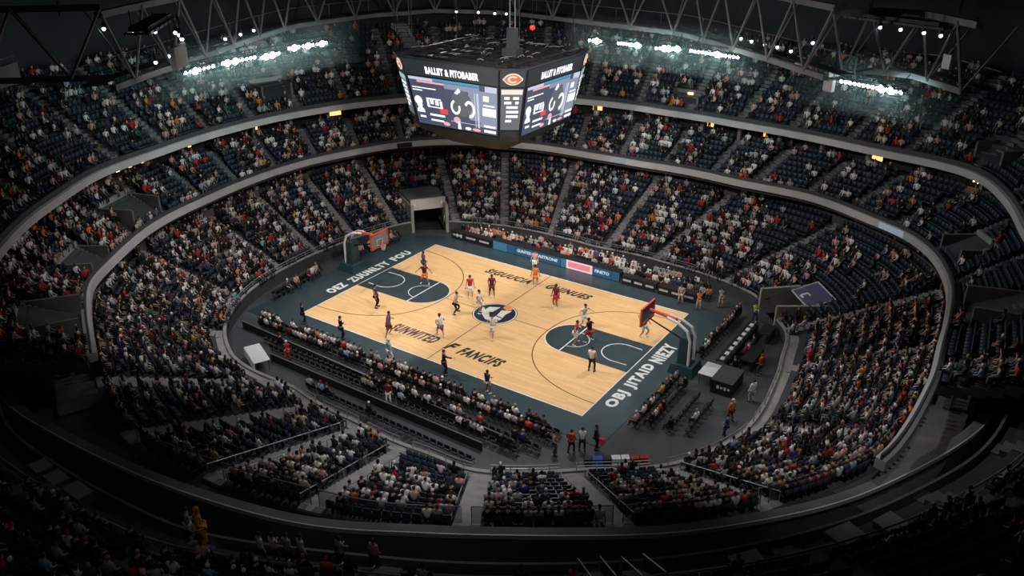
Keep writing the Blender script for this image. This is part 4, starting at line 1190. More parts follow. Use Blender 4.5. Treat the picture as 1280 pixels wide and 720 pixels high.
# ------------------------------------------------------------------ seated spectators (shared meshes, own colours)
S = 0.80
def seated_meshes(long_sleeves=True):
    P = lambda x, y, z: Vector((x * S, y * S, z * S))
    V = [P(0, .02, .52), P(0, -.02, .75), P(0, 0, .98), P(0, .02, 1.12), P(0, .035, 1.17), P(0, .05, 1.26), P(0, .05, 1.38)]
    E = [(0, 1), (1, 2), (2, 3), (3, 4), (4, 5), (5, 6)]
    R = [(.15, .11), (.14, .10), (.17, .11), .065, .06, (.085, .10), (.07, .08)]
    for s in (-1, 1):
        b = len(V)
        V += [P(s * .2, 0, 1.03), P(s * .26, .04, .76), P(s * .17, .27, .63), P(s * .14, .35, .60), P(s * .1, .08, .50), P(s * .14, .46, .50), P(s * .14, .46, .09), P(s * .15, .62, .05)]
        E += [(2, b), (b, b + 1), (b + 1, b + 2), (b + 2, b + 3), (0, b + 4), (b + 4, b + 5), (b + 5, b + 6), (b + 6, b + 7)]
        R += [.065, .05, .036, .042, .09, .068, .048, .042]
    R = [tuple(x * S for x in r) if isinstance(r, tuple) else r * S for r in R]
    v, f = skin_data(V, E, R, 1)
    body = MB()
    for q in f:
        pass
    body.add(v, f)
    for k, q in enumerate(body.f):
        c = sum((Vector(body.v[i]) for i in q), Vector()) / len(q)
        body.m[k] = 1 if c.z < .60 * S and not (c.z > .62 * S) and abs(c.x) < .25 * S and (c.y < .3 * S or c.z < .585 * S) else 0
    idx = [0, 1, 2, 7, 8, 15, 16] + ([9, 17] if long_sleeves else [])
    m = {i: k for k, i in enumerate(idx)}
    vv = [V[i] for i in idx]; rr = [tuple(x * 1.42 for x in R[i]) if isinstance(R[i], tuple) else R[i] * 1.4 for i in idx]
    ee = [(m[a], m[b]) for a, b in E if a in m and b in m]
    vv.append(V[2].lerp(V[3], .78)); rr.append((.115 * S, .095 * S)); ee.append((m[2], len(vv) - 1))
    v, f = skin_data(vv, ee, rr, 1)
    top = MB(); top.add(v, f)
    hair = MB(); hair.ball((0, .025 * S, 1.34 * S), (.098 * S, .108 * S, .10 * S), 9, 6)
    return body, top, hair
_b, _t, _h = seated_meshes()
_t2 = seated_meshes(False)[1]
BODY = [_b.mesh('spectator_body', [M[k], M['trousers']], True) for k in ('skinA', 'skinB', 'skinC')]
TOPM = [_t.mesh('spectator_shirt', M['tint'], True), _t2.mesh('spectator_tee', M['tint'], True)]
HAIRM = [_h.mesh('spectator_hair', m, True) for m in (M['hairA'], M['hairB'], M['hairC'], fab('white'), fab('red'))]
PROTO = []
def seated(name, x, y, z, yaw, colour, skin, hair, label, cat, group):
    o = link(name, BODY[skin], None, (x, y, z), yaw - PI / 2)
    t = link('shirt', TOPM[0 if rng.random() < .6 else 1], o); t.color = (*COLS[colour], 1)
    link('hair', HAIRM[hair], o)
    tag(o, label, cat, group)
    return o

# ------------------------------------------------------------------ low-detail crowd and seats for the mass of the stands
def crowd_template(standing=False):
    mb = MB(); role = []
    def upto(r):
        role.extend([r] * (len(mb.v) - len(role)))
    P = lambda x, y, z: (x * S, y * S, z * S)
    dz = .42 if standing else 0.0
    def ring(z, rx, ry, y=0, n=6):
        return [P(rx * math.cos(2 * PI * k / n + .5), y + ry * math.sin(2 * PI * k / n + .5), z + dz) for k in range(n)]
    mb.loft([ring(.46, .17, .12), ring(.75, .165, .11, -.01), ring(.98, .215, .12), ring(1.09, .12, .08)]); upto('shirt')
    mb.loft([ring(1.10, .05, .055, .03), ring(1.19, .078, .09, .045), ring(1.30, .085, .10, .05), ring(1.36, .05, .06, .05)]); upto('skin')
    mb.loft([ring(1.22, .088, .06, -.02), ring(1.31, .10, .105, .025), ring(1.39, .075, .08, .03), ring(1.42, .03, .035, .03)]); upto('hair')
    for s in (-1, 1):
        mb.tube(P(s * .215, 0, 1.04 + dz), P(s * .265, .09, .77 + dz), .062 * S, .05 * S, 4); upto('shirt')
        mb.tube(P(s * .26, .07, .77 + dz), P(s * .14, .33, .62 + dz), .046 * S, .038 * S, 4); upto('sleeve')
        if standing:
            mb.tube(P(s * .09, 0, .48 + dz), P(s * .1, .02, .02), .085 * S, .05 * S, 4); upto('legs')
        else:
            mb.tube(P(s * .1, .02, .52), P(s * .14, .47, .51), .09 * S, .07 * S, 4); upto('legs')
            mb.tube(P(s * .14, .46, .52), P(s * .14, .47, .03), .058 * S, .05 * S, 4); upto('legs')
    return np.array(mb.v), mb.f, role
def seat_template():
    mb = MB()
    mb.box((0, .02 * S, .43 * S), (.46 * S, .40 * S, .07 * S))
    mb.box((0, -.20 * S, .68 * S), (.46 * S, .06 * S, .50 * S), 0, 0, .92)
    mb.box((0, -.05 * S, .2 * S), (.08 * S, .2 * S, .42 * S))
    return np.array(mb.v), mb.f, ['seat'] * len(mb.v)
def scatter(name, tmpl, pos, yaw, colfn, m, vary=0.0):
    """one mesh holding a copy of the template at each place; colfn(i) -> role: colour"""
    tv, tf, roles = tmpl
    n, k = len(pos), len(tv)
    size = 1 + rng.uniform(-vary, vary, n)
    c, s = np.cos(yaw - PI / 2), np.sin(yaw - PI / 2)
    tv = tv[None, :, :] * size[:, None, None]
    X = pos[:, None, 0] + tv[:, :, 0] * c[:, None] - tv[:, :, 1] * s[:, None]
    Y = pos[:, None, 1] + tv[:, :, 0] * s[:, None] + tv[:, :, 1] * c[:, None]
    Z = pos[:, None, 2] + tv[:, :, 2]
    co = np.stack([X, Y, Z], -1).reshape(-1, 3).astype(np.float32)
    lt = np.array([len(f) for f in tf]); lv = np.concatenate([np.array(f) for f in tf])
    L = (lv[None, :] + (np.arange(n) * k)[:, None]).ravel().astype(np.int32)
    T = np.tile(lt, n).astype(np.int32)
    me = bpy.data.meshes.new(name)
    me.vertices.add(n * k); me.vertices.foreach_set('co', co.ravel())
    me.loops.add(len(L)); me.loops.foreach_set('vertex_index', L)
    me.polygons.add(len(T)); me.polygons.foreach_set('loop_start', (np.cumsum(T) - T).astype(np.int32)); me.polygons.foreach_set('loop_total', T)
    me.update(calc_edges=True)
    at = me.attributes.new('tint', 'FLOAT_COLOR', 'POINT')
    ro = sorted(set(roles)); ri = np.array([ro.index(r) for r in roles])
    pal = np.ones((n, len(ro), 4), np.float32)
    for i in range(n):
        d = colfn(i)
        for j, r in enumerate(ro):
            pal[i, j, :3] = d[r]
    at.data.foreach_set('color', pal[:, ri, :].ravel())
    me.materials.append(m)
    return link(name, me)

# where the seats are
PITCH_S = 0.41
def seat_rows(dk, key, aisles, half, rows=None):
    out = []
    al = sorted(aisles)
    for i in range(dk.n):
        c = dk.curve((i + .38) / dk.n)
        th = np.arange(dk.th0, dk.th1, .1)
        p = c.pt(th)
        ds = np.hypot(*np.diff(p, axis=0).T)
        cl = np.concatenate([[0], np.cumsum(ds)])
        u = np.arange(.2, cl[-1], PITCH_S)
        tt = np.interp(u, cl, th)
        pp = c.pt(tt)
        tg = c.pt(tt + .3) - c.pt(tt - .3)
        yw = np.arctan2(tg[:, 0], -tg[:, 1])  # left-hand normal of the tangent: towards the court
        r = c.rad(tt)
        for k in range(len(tt)):
            t = tt[k] % 360
            near = min(abs((t - a + 180) % 360 - 180) for a in al) * math.pi / 180 * r[k]
            if near < half(t):
                continue
            if dk.cut and dk.cut(i, t):
                continue
            if any(a0 - .8 < t < a1 + .8 and i0 <= i <= i1 for a0, a1, i0, i1 in PORTALS[key]):
                continue
            if rows and not rows(i, t):
                continue
            b = sum(1 for a in al if a <= t)
            out.append((pp[k][0], pp[k][1], dk.z(i), yw[k], i, t, b, key))
    return out
PORTALS['low'] = []
def low_rows(i, t):
    if (t > 350 or t < 28) and i < 2: return False
    if 218 < t < 250 and i < 2: return False
    if 250 <= t <= 350 and i < 1: return False
    return True
SEATS = seat_rows(LOWER, 'low', AISLE_LOW, lambda t: .72 if near_low(t) else .48, low_rows)
SEATS += seat_rows(MID, 'mid', AISLE_UP, lambda t: .45)
SEATS += seat_rows(UPPER, 'up', AISLE_UP, lambda t: .5)
SEATS += seat_rows(NEARD, 'near', AISLE_NEAR, lambda t: .55, lambda i, t: i >= 2)
def nz(x, y, s, o=0.0):
    return mnoise.noise(Vector((x * s, y * s, o)))
def occupancy(x, y, i, t, key):
    n = nz(x, y, .55, 1.0) * .75 + nz(x, y, .16, 7.0) * .5
    if key == 'low':
        f = i / 12
        p = .74
        if 44 < t < 62: p = .62 if f < .5 else .22
        elif 28 <= t <= 44: p = .30 if f > .45 else .12
        elif 14 < t < 28: p = .75
        elif 62 <= t < 130: p = .72 - .25 * f
        elif 130 <= t < 180: p = .64 - .3 * max(0, f - .55)
        elif 285 < t < 331: p = .15 if f < .35 else .66
        elif 245 < t <= 285: p = .3 if f < .08 else .60
        elif t >= 331 or t < 14: p = .86
        elif 180 <= t < 245: p = .70
    elif key == 'mid':
        p = .10 if t < 40 else .22 if t < 52 else .42 if t < 100 else .40 if t < 195 else .72
        if t > 205: n *= .5
    elif key == 'up':
        p = .38 if t < 130 else .30 if t < 160 else .32 if t < 195 else .42
    else:
        p = .48 if t < 290 else .3 if t < 312 else .12 if t < 332 else .28
    return p + n * .7
PAL = ['black', 'charcoal', 'white', 'grey', 'rose', 'red', 'orange', 'navy', 'blue', 'yellow', 'maroon', 'tan', 'green', 'purple']
W_FAR = np.array([.26, .11, .25, .12, .13, .05, .03, .03, .008, .005, .022, .025, .002, .004])
W_NEAR = np.array([.40, .14, .20, .12, .05, .042, .012, .03, .014, .004, .02, .022, .002, .003])
W_FAR /= W_FAR.sum(); W_NEAR /= W_NEAR.sum()
SKIN = [(.52, .31, .22), (.36, .20, .125), (.15, .075, .045)]
HAIR = [(.012, .009, .008), (.07, .038, .02), (.34, .22, .11), (.74, .72, .70), (.50, .03, .035)]
people, free = [], []
for s in SEATS:
    x, y, z, yw, i, t, b, key = s
    X, Y, D = proj((x, y, z + .8))
    inside = -300 < X < 1580 and -200 < Y < 960 and D > 4
    if not inside and key != 'low':
        continue
    if rng.random() < occupancy(x, y, i, t, key):
        w = W_NEAR if key in ('near',) or (key == 'low' and 180 < t < 360) else W_FAR
        people.append((*s, rng.choice(len(PAL), p=w), rng.choice(3, p=[.55, .28, .17]), rng.choice(5, p=[.55, .22, .09, .10, .04]), D, X, Y))
        if key != 'up' and rng.random() < .6:
            free.append((*s, D, X, Y, True))
    else:
        free.append((*s, D, X, Y, False))
vis = lambda X, Y: 3 < X < 1277 and 3 < Y < 708
BLK = {'low': {}, 'near': {}}
def blockname(key, b, t):
    if key == 'near':
        return 'dim near balcony block %s from its end by the gold performer' % ordinal(b if b else 1)
    return ''
pi = sorted((k for k in range(len(people)) if vis(people[k][12], people[k][13])), key=lambda k: people[k][11])[:300]
chosen = set(pi)
rowsets = {}
for k, p in enumerate(people):
    rowsets.setdefault((p[7], p[6], p[4]), []).append((p[12], k))
rank = {}
for q in rowsets.values():
    for r, (_x, k) in enumerate(sorted(v for v in q if 0 < v[0] < 1280)):
        rank[k] = r + 1
emp = sorted((k for k in range(len(free)) if not free[k][11] and vis(free[k][9], free[k][10])), key=lambda k: free[k][8])[:300]
def blocks_of(key):
    d = {}
    for k in pi:
        if people[k][7] == key: d.setdefault(people[k][6], []).append(people[k][12])
    for k in emp:
        if free[k][7] == key: d.setdefault(free[k][6], []).append(free[k][9])
    return sorted(d, key=lambda b: np.mean(d[b]))
lows, nears = blocks_of('low'), blocks_of('near')
def place_words(key, b):
    if key == 'low':
        return '%s near lower block' % ordinal(lows.index(b) + 1)
    if key == 'near':
        return '%s dim balcony block' % ordinal(nears.index(b) + 1)
    return 'middle tier'
HW = ['dark', 'brown', 'fair', 'white-capped', 'red-capped']
for k in pi:
    x, y, z, yw, i, t, b, key, c, sk, hr, D, X, Y = people[k]
    hair = ['dark-haired', 'brown-haired', 'fair-haired', 'white-capped', 'red-capped'][hr]
    seated('spectator', x, y, z, yw + rng.uniform(-.2, .2), PAL[c], sk, hr, '%s spectator in %s top, %s from left, %s row up, %s' % (hair, PAL[c], ordinal(rank.get(k, 1)), ordinal(i + 1), place_words(key, b)), 'spectator', 'spectators in the near stands')
rest = [p for k, p in enumerate(people) if k not in chosen]
# standing people along the two concourses
conc = []
for cv, z, dens, r0, r1 in ((REAR.off(.55), 3.95, .62, 2, 240), (RING_B.off(1.9), 7.8, .3, 4, 236)):
    t = r0
    while t < r1:
        t += rng.uniform(.7, 2.2)
        if rng.random() < dens:
            r = float(cv.rad(t)); p = polar(r, t, z)
            conc.append((p.x, p.y, z, math.radians(t) + PI))
tm = crowd_template()
pos = np.array([p[:3] for p in rest]); yaw = np.array([p[3] for p in rest]) + rng.normal(0, .3, len(rest))
pos = pos + np.stack([rng.uniform(-.06, .06, len(rest)), rng.uniform(-.06, .06, len(rest)), np.zeros(len(rest))], 1)
LEG = [(.02, .022, .03), (.05, .06, .09), (.012, .012, .014), (.2, .17, .13)]
def crowd_col(i):
    p = rest[i]
    k = rng.uniform(.75, 1.1)
    sh = tuple(v * k for v in COLS[PAL[p[8]]])
    return dict(shirt=sh, sleeve=sh if rng.random() < .62 else SKIN[p[9]], skin=SKIN[p[9]], hair=HAIR[p[10]], legs=LEG[int(rng.integers(4))])
cr = scatter('crowd', tm, pos, yaw, crowd_col, M['crowd'], .09)
tag(cr, 'mass of small seated spectators filling the farther stands all round the bowl', 'crowd', None, 'stuff')
cp = np.array([c[:3] for c in conc]); cy = np.array([c[3] for c in conc])
def conc_col(i):
    sh = COLS[PAL[int(rng.choice(len(PAL), p=W_FAR))]]
    return dict(shirt=sh, sleeve=sh, skin=SKIN[int(rng.integers(3))], hair=HAIR[int(rng.integers(3))], legs=LEG[int(rng.integers(4))])
cs = scatter('standing_crowd', crowd_template(True), cp, cy, conc_col, M['crowd'])
tag(cs, 'people standing along the dark concourses under the two grey rings', 'crowd', None, 'stuff')
# seats
es = set(emp)
fr = {}
for k in emp:
    f = free[k]; fr.setdefault((f[7], f[6], f[4]), []).append((f[9], k))
sm = MB()
sm.box((0, -.20 * S, .68 * S), (.46 * S, .06 * S, .50 * S), 0, 0, .92)
sm.box((0, -.05 * S, .2 * S), (.08 * S, .2 * S, .42 * S))
for q in (-.235, .235):
    sm.box((q * S, -.03 * S, .6 * S), (.04 * S, .36 * S, .04 * S)); sm.box((q * S, -.15 * S, .5 * S), (.04 * S, .06 * S, .2 * S))
SEATM = sm.mesh('arena_seat', M['seat'])
sp = MB(); sp.box((0, .02 * S, .43 * S), (.43 * S, .38 * S, .07 * S)); sp.box((0, .02 * S, .475 * S), (.38 * S, .34 * S, .03 * S), 0, 0, .9)
PANM = sp.mesh('seat_pan', M['seat_dk'])
seatblock = place_words
for q in fr.values():
    for r, (_x, k) in enumerate(sorted(q)):
        x, y, z, yw, i, t, b, key, D, X, Y, oc = free[k]
        o = link('arena_seat', SEATM, None, (x, y, z), yw - PI / 2)
        link('seat_pan', PANM, o)
        tag(o, 'empty navy seat, %s empty from left, %s row up, %s' % (ordinal(r + 1), ordinal(i + 1), seatblock(key, b)), 'seat', 'empty navy seats in the near stands')
fs = [f for k, f in enumerate(free) if k not in es]
sv = rng.uniform(.8, 1.25, len(fs))
st = scatter('tier_seating', seat_template(), np.array([f[:3] for f in fs]), np.array([f[3] for f in fs]), lambda i: dict(seat=(.034 * sv[i], .044 * sv[i], .058 * sv[i])), M['seats'])
tag(st, 'rows of dark navy tier seats all round the arena bowl', 'seats', None, 'stuff')
print('people', len(people), 'free', len(free), 'conc', len(conc))

# ------------------------------------------------------------------ courtside chairs, people and tables
CS = .80
fm = MB()
for sx in (-1, 1):
    fm.path([(sx * .21 * CS, -.20 * CS, .88 * CS), (sx * .21 * CS, -.16 * CS, .45 * CS), (sx * .22 * CS, .22 * CS, 0)], .014, 5)
    fm.path([(sx * .21 * CS, .18 * CS, .44 * CS), (sx * .22 * CS, -.24 * CS, 0)], .014, 5)
fm.tube((-.21 * CS, -.02 * CS, .22 * CS), (.21 * CS, -.02 * CS, .22 * CS), .012, n=5)
fm.box((0, -.19 * CS, .76 * CS), (.42 * CS, .04 * CS, .26 * CS))
CHM = fm.mesh('courtside_chair', M['black_metal'])
cm = MB(); cm.box((0, .01 * CS, .45 * CS), (.42 * CS, .40 * CS, .06 * CS), 0, 0, .94)
CUM = cm.mesh('chair_seat', M['chair'])
CUN = cm.mesh('chair_seat', M['seat_dk'])
CHAIRS, SITTERS = [], []
def chair_row(p0, p1, face, occ, phrase, z=0.0, navy=False, pal=W_NEAR, pitch=.47):
    a, b = Vector(p0), Vector(p1)
    n = max(1, int((b - a).length / pitch))
    yw = math.radians(face)
    for k in range(n):
        p = a.lerp(b, (k + .5) / n)
        f = (k + .5) / n
        D = (Vector((p.x, p.y, z)) - CAM).length
        CHAIRS.append((D, p.x, p.y, z, yw, navy, ordinal(k + 1), phrase))
        if rng.random() < (occ(f) if callable(occ) else occ):
            c, sk, hr = int(rng.choice(len(PAL), p=pal)), int(rng.choice(3, p=[.55, .25, .2])), int(rng.choice(5, p=[.55, .22, .1, .09, .04]))
            SITTERS.append((D, p.x + rng.uniform(-.03, .03), p.y, z + .04, yw + rng.normal(0, .2), c, sk, hr, ordinal(k + 1), phrase))
def place_chairs():
    CHAIRS.sort(); SITTERS.sort()
    for D, x, y, z, yw, navy, nth, phrase in CHAIRS[:285]:
        o = link('courtside_chair', CHM, None, (x, y, z), yw - PI / 2)
        link('chair_seat', CUN if navy else CUM, o)
        tag(o, '%s chair, %s along the %s' % ('navy' if navy else 'black', nth, phrase), 'chair', 'chairs in the ' + phrase)
    for D, x, y, z, yw, c, sk, hr, nth, phrase in SITTERS[:285]:
        seated('courtside_spectator', x, y, z, yw, PAL[c], sk, hr, '%s spectator in %s on %s chair, %s' % (['dark-haired', 'brown-haired', 'fair-haired', 'white-capped', 'red-capped'][hr], PAL[c], nth, phrase), 'spectator', 'people in the ' + phrase)
    R = CHAIRS[285:]
    if R:
        o = scatter('courtside_seating', seat_template(), np.array([r[1:4] for r in R]), np.array([r[4] for r in R]), lambda i: dict(seat=(.018, .018, .02)), M['seats'])
        tag(o, 'farther rows of small black chairs along the far floor edges', 'chairs', None, 'stuff')
    Q = SITTERS[285:]
    if Q:
        def col(i):
            sh = COLS[PAL[Q[i][5]]]
            return dict(shirt=sh, sleeve=sh if i % 5 < 3 else SKIN[Q[i][6]], skin=SKIN[Q[i][6]], hair=HAIR[Q[i][7]], legs=LEG[i % 4])
        o = scatter('courtside_crowd', tm, np.array([q[1:4] for q in Q]), np.array([q[4] for q in Q]), col, M['crowd'], .06)
        tag(o, 'farther courtside crowd seated along the far floor edges', 'crowd', None, 'stuff')
chair_row((-12.7, -10.05), (11.6, -10.2), 90, .88, 'near sideline front row')
chair_row((-12.2, -10.75), (11.6, -10.95), 90, .82, 'near sideline second row')
chair_row((-10.5, -11.85), (11.4, -12.0), 90, lambda f: .12 if f < .5 else .62, 'near sideline third row')
chair_row((-9.0, -12.55), (10.5, -12.75), 90, lambda f: .10 if f < .55 else .40, 'near sideline fourth row')
chair_row((-3.6, -14.5), (9.0, -14.75), 90, .28, 'navy row by the near stand wall', navy=True)
chair_row((14.5, -7.2), (14.5, -1.2), 180, .9, 'baseline row from near corner to basket')
chair_row((15.2, -6.6), (15.2, -1.6), 180, .55, 'second baseline row beside the basket')
chair_row((14.6, 2.2), (14.6, 9.3), 180, .92, 'baseline row from basket to far corner')
chair_row((16.3, -6.6), (16.3, -2.4), 180, .12, 'sparse third row behind the baseline')
chair_row((17.2, -6.2), (17.2, -2.6), 180, .25, 'sparse fourth row behind the baseline')
chair_row((-14.7, 7.0), (-15.3, 1.8), 0, .85, 'tunnel-end row beyond the white basket', pal=W_FAR)
chair_row((-15.3, -1.8), (-14.6, -7.4), 0, .7, 'tunnel-end row before the white basket', pal=W_FAR)
chair_row((12.0, 10.55), (-11.0, 10.75), -90, .88, 'far sideline front row', pal=W_FAR)
chair_row((11.6, 11.3), (-10.2, 11.5), -90, .85, 'far sideline second row', pal=W_FAR)
chair_row((10.5, 12.0), (-4, 12.2), -90, .6, 'far sideline third row', pal=W_FAR)
# low dividing barriers between the near chair rows
for (p0, p1, lab) in (((-13.2, -11.35), (9.9, -12.35), 'long low black barrier with pale rail between the near chair rows'), ((-8.2, -13.3), (8.6, -13.5), 'low barrier with pale rail in front of the navy chairs')):
    a, b = Vector((*p0, 0)), Vector((*p1, 0))
    root = empty('barrier', tuple(a)); tag(root, lab, 'barrier')
    d = b - a
    mb = MB(); mb.box((d.x / 2, d.y / 2, .26), (d.length, .05, .5), math.atan2(d.y, d.x)); mb.build('panel', M['black'], root)
    mb = MB(); mb.tube((0, 0, .55), (d.x, d.y, .55), .035, n=6); mb.build('top_rail', M['rail'], root)

def table(loc, rz, L, W, H, label, top=M['black'], cat='table', name='press_table'):
    root = empty(name, (*loc, 0), rz); tag(root, label, cat)
    mb = MB(); mb.box((0, 0, H - .02), (L, W, .04)); mb.build('tabletop', top, root)
    mb = MB(); mb.box((0, -W / 2 + .03, (H - .04) / 2), (L - .04, .03, H - .05)); mb.build('front_panel', M['black'], root)
    for sx in (-1, 1):
        for sy in (-.6, .8):
            mb = MB(); mb.tube((sx * (L / 2 - .08), sy * W / 2, 0), (sx * (L / 2 - .08), sy * W / 2, H - .03), .022, n=6); mb.build('leg', M['black_metal'], root)
    return root
# advertising boards of the scorers' table on the far sideline
LED = dict(blue=emit('led_blue', (.012, .075, .15), 1.0), blue2=emit('led_light_blue', (.03, .14, .23), 1.0), white=emit('led_white', (.75, .85, .92), .8), pink=emit('led_pink', (.85, .22, .26), 1.0), pale=emit('led_pale', (.80, .62, .66), 1.0))
sc = empty('scorers_table', (-1, 9.72, 0)); tag(sc, 'long scorers table with lit blue, white and pink advertising boards on the far sideline', 'scorers table')
mb = MB(); mb.box((0, .2, .84), (11.9, .7, .04)); mb.build('tabletop', M['black'], sc)
mb = MB(); mb.box((0, .0, .41), (11.9, .12, .82)); mb.build('board_housing', M['black'], sc)
def led(x0, x1, z0, z1, k, m, nm, par=None):
    mb = MB(); mb.box(((x0 + x1) / 2 + 1, -.075 - k * .012, (z0 + z1) / 2), (x1 - x0, .02, z1 - z0)); return mb.build(nm, m, par or sc)
for x0, x1, kind in ((-6.9, -5.5, 'blue2'), (-5.45, -4.7, 'blue'), (-4.65, -2.9, 'text'), (-2.85, -.35, 'text'), (-.3, .15, 'blue2'), (.2, 2.55, 'pink'), (2.6, 4.2, 'text'), (4.25, 4.9, 'blue')):
    if kind == 'pink':
        o = led(x0, x1, .05, .8, 0, LED['pale'], 'advertising_board'); led(x0 + .18, x1 - .18, .2, .65, 1, LED['pink'], 'board_message', o)
    elif kind == 'text':
        o = led(x0, x1, .05, .8, 0, LED['blue'], 'advertising_board')
        me = text_mesh('GUNITED' if x0 < -4 else 'FASTRONE' if x0 < 0 else 'FINETO', 1, .1, .03, 1, .004, (x1 - x0) * .8, .26)
        me.materials.append(LED['white'])
        t = link('board_lettering', me, o, ((x0 + x1) / 2 + 1, -.095, .46)); t.rotation_euler = (PI / 2, 0, 0)
    else:
        led(x0, x1, .05, .8, 0, LED[kind], 'advertising_board')
def far_table(x0, x1, y, label, txt=None):
    r = table(((x0 + x1) / 2, y), 0, x1 - x0, .6, .72, label)
    mb = MB(); n = 3
    for k in range(n):
        w = (x1 - x0) / n
        mb.box((-(x1 - x0) / 2 + w * (k + .5), -.31, .42), (w * .7, .02, .16))
    mb.build('grey_stripe', M['fascia'], r)
    if txt:
        me = text_mesh(txt, 1, 0, .03, 1, .004, .55, .3); me.materials.append(M['line_white'])
        t = link('sign_lettering', me, r, (-(x1 - x0) / 2 + .9, -.33, .42)); t.rotation_euler = (PI / 2, 0, 0)
far_table(-11.3, -7.1, 9.9, 'black press table with white letters at the tunnel end of the advertising boards', 'H')
far_table(5.2, 8.0, 9.75, 'black press table with grey stripes just past the advertising boards')
far_table(8.2, 11.2, 9.7, 'black press table with grey stripes nearest the far corner')
# media tables behind the baseline
tb = table((16.15, 4.6), PI / 2, 6.2, .7, .72, 'long black media table with a row of white laptops behind the baseline')
def laptop(x, y, z, rz, label):
    root = empty('laptop', (x, y, z), rz); tag(root, label, 'laptop', 'laptops on the media table')
    mb = MB(); mb.box((0, 0, .012), (.42, .3, .024)); mb.build('keyboard_base', M['paper'], root)
    mb = MB(); mb.box((0, .16, .16), (.42, .02, .30), 0, 0, 1.0, -.25); mb.build('screen', M['white'], root)
for k in range(8):
    laptop(16.15, 1.9 + k * .76, .72, -PI / 2, '%s white laptop on the long media table, counting from the basket' % ordinal(k + 1))
tb2 = table((16.0, .2), PI / 2, 1.6, 1.0, .74, 'small table under white paper and monitors beside the equipment case', M['paper'])
ec = empty('equipment_case', (17.2, -.1, 0), PI / 2); tag(ec, 'large black equipment case with a pale emblem behind the baseline', 'equipment case')
mb = MB(); mb.box((0, 0, .45), (2.0, 1.3, .86)); mb.build('case_body', M['black'], ec)
mb = MB(); mb.box((0, 0, .90), (2.06, 1.36, .06)); mb.build('lid', M['floor'], ec)
mb = MB()
for k in range(4):
    mb.box((-1.01, -.45 + .22 * k, .5), (.03, .14, .2 if k % 2 else .12))
mb.build('emblem', M['line_white'], ec)
for k in range(4):
    mb = MB(); mb.box(((-1, 1)[k % 2] * .8, (-1, 1)[k // 2] * .5, .02), (.12, .12, .06)); mb.build('foot', M['black_metal'], ec)
b2 = table((17.2, 7.2), PI / 2, 1.6, .8, .74, 'black table with bags near the far corner steward')
b3 = table((17.5, 3.5), PI / 2, 2.2, .8, .74, 'black camera table behind the long media table')
# people working at the tables
chair_row((16.95, 1.6), (16.95, 6.0), 180, .45, 'media table seats')
place_chairs()
# crates along the near wall
for k, (c, w) in enumerate((('black', .5), ('cobalt', .6), ('black', .5), ('white', .55), ('white', .5), ('crimson', .5), ('crimson', .5))):
    f = k / 6
    x, y = 13.9 + 2.35 * f, -11.35 + 1.75 * f
    nm = {'black': 'black', 'cobalt': 'blue', 'white': 'white', 'crimson': 'red'}[c]
    root = empty('crate', (x, y, 0), math.atan2(1.75, 2.35)); tag(root, '%s crate, %s in the line along the near floor wall' % (nm, ordinal(k + 1)), 'crate', 'crates along the near floor wall')
    m = M[c]
    mb = MB(); mb.box((0, 0, .2), (w * .8, .34, .38)); mb.build('bin', m, root)
    mb = MB(); mb.box((0, 0, .42), (w * .84, .38, .06)); mb.build('lid', m, root)
    mb = MB(); mb.path([(-.1, -.19, .3), (-.1, -.23, .3), (.1, -.23, .3), (.1, -.19, .3)], .012, 5); mb.build('handle', M['black_metal'], root)
# white draped table at the tunnel end of the near stand
wt = table((-8.6, -14.0), math.radians(-25), 2.4, 1.0, .76, 'white draped table at the tunnel end of the near aisle', M['white'])
mb = MB()
for k in range(10):
    mb.box((-1.1 + .24 * k, -.52, .46), (.12, .04, .58))
mb.box((0, -.49, .45), (2.4, .03, .6)); mb.build('cloth_drape', M['white'], wt)

# platforms of pale concrete inside the front wall
for a0, a1, d in ((-10, 28, 1.35), (218, 250, 1.2), (250, 350, .55)):
    mb = MB(); ribbon(mb, FRONT.off(.05), FRONT.off(d), .75, .90, a0, a1, 1.0); struct(mb.build('floor_platform', M['concrete']))
# ------------------------------------------------------------------ railings
def railing(cv, z, a0, a1, h, label, m=M['rail'], glass=False, r=.035):
    th = np.linspace(a0, a1, max(3, int((a1 - a0) / 1.5)))
    P = cv.pt(th)
    o0 = Vector((P[0][0], P[0][1], z))
    root = empty('guard_rail', tuple(o0)); tag(root, label, 'railing')
    L = [Vector((p[0], p[1], z)) - o0 for p in P]
    mb = MB(); mb.path([p + Vector((0, 0, h)) for p in L], r, 6)
    if not glass:
        mb.path([p + Vector((0, 0, h * .55)) for p in L], r * .6, 5)
    for p in L[::2]:
        mb.tube(p, p + Vector((0, 0, h)), r * .8, n=5)
    mb.build('rail_frame', m, root)
    if glass:
        mb = MB()
        mb.loft([[p + Vector((0, 0, .08)), p + Vector((.015, .015, .08)), p + Vector((.015, .015, h - .05)), p + Vector((0, 0, h - .05))] for p in L])
        mb.build('dim_glass', M['glass'], root)
names = ['first', 'second', 'third', 'fourth', 'fifth', 'sixth', 'seventh', 'eighth']
al = [245, 259, 273, 285, 301, 316, 331, 352]
for k in range(7):
    railing(REAR.off(-.5), 3.85, al[k] + .5, al[k + 1] - .5, .95, 'dark glass rail behind the %s near lower block from the photo left' % ordinal(k + 1), M['steel'], True, .028)
    railing(FRONT.off(.0), 1.02, al[k] + 1.5, al[k + 1] - 1.5, .42, 'pale low rail in front of the %s near lower block from the photo left' % ordinal(k + 1))
for k, (a, b) in enumerate(((250, 266), (266, 281), (281, 296), (296, 311), (311, 326), (326, 341), (341, 356))):
    railing(NEAR_RAIL, 5.0, a, b, 1.0, '%s stretch of the dim near balcony rail from the photo left' % ordinal(k + 1), M['steel'], False, .04)
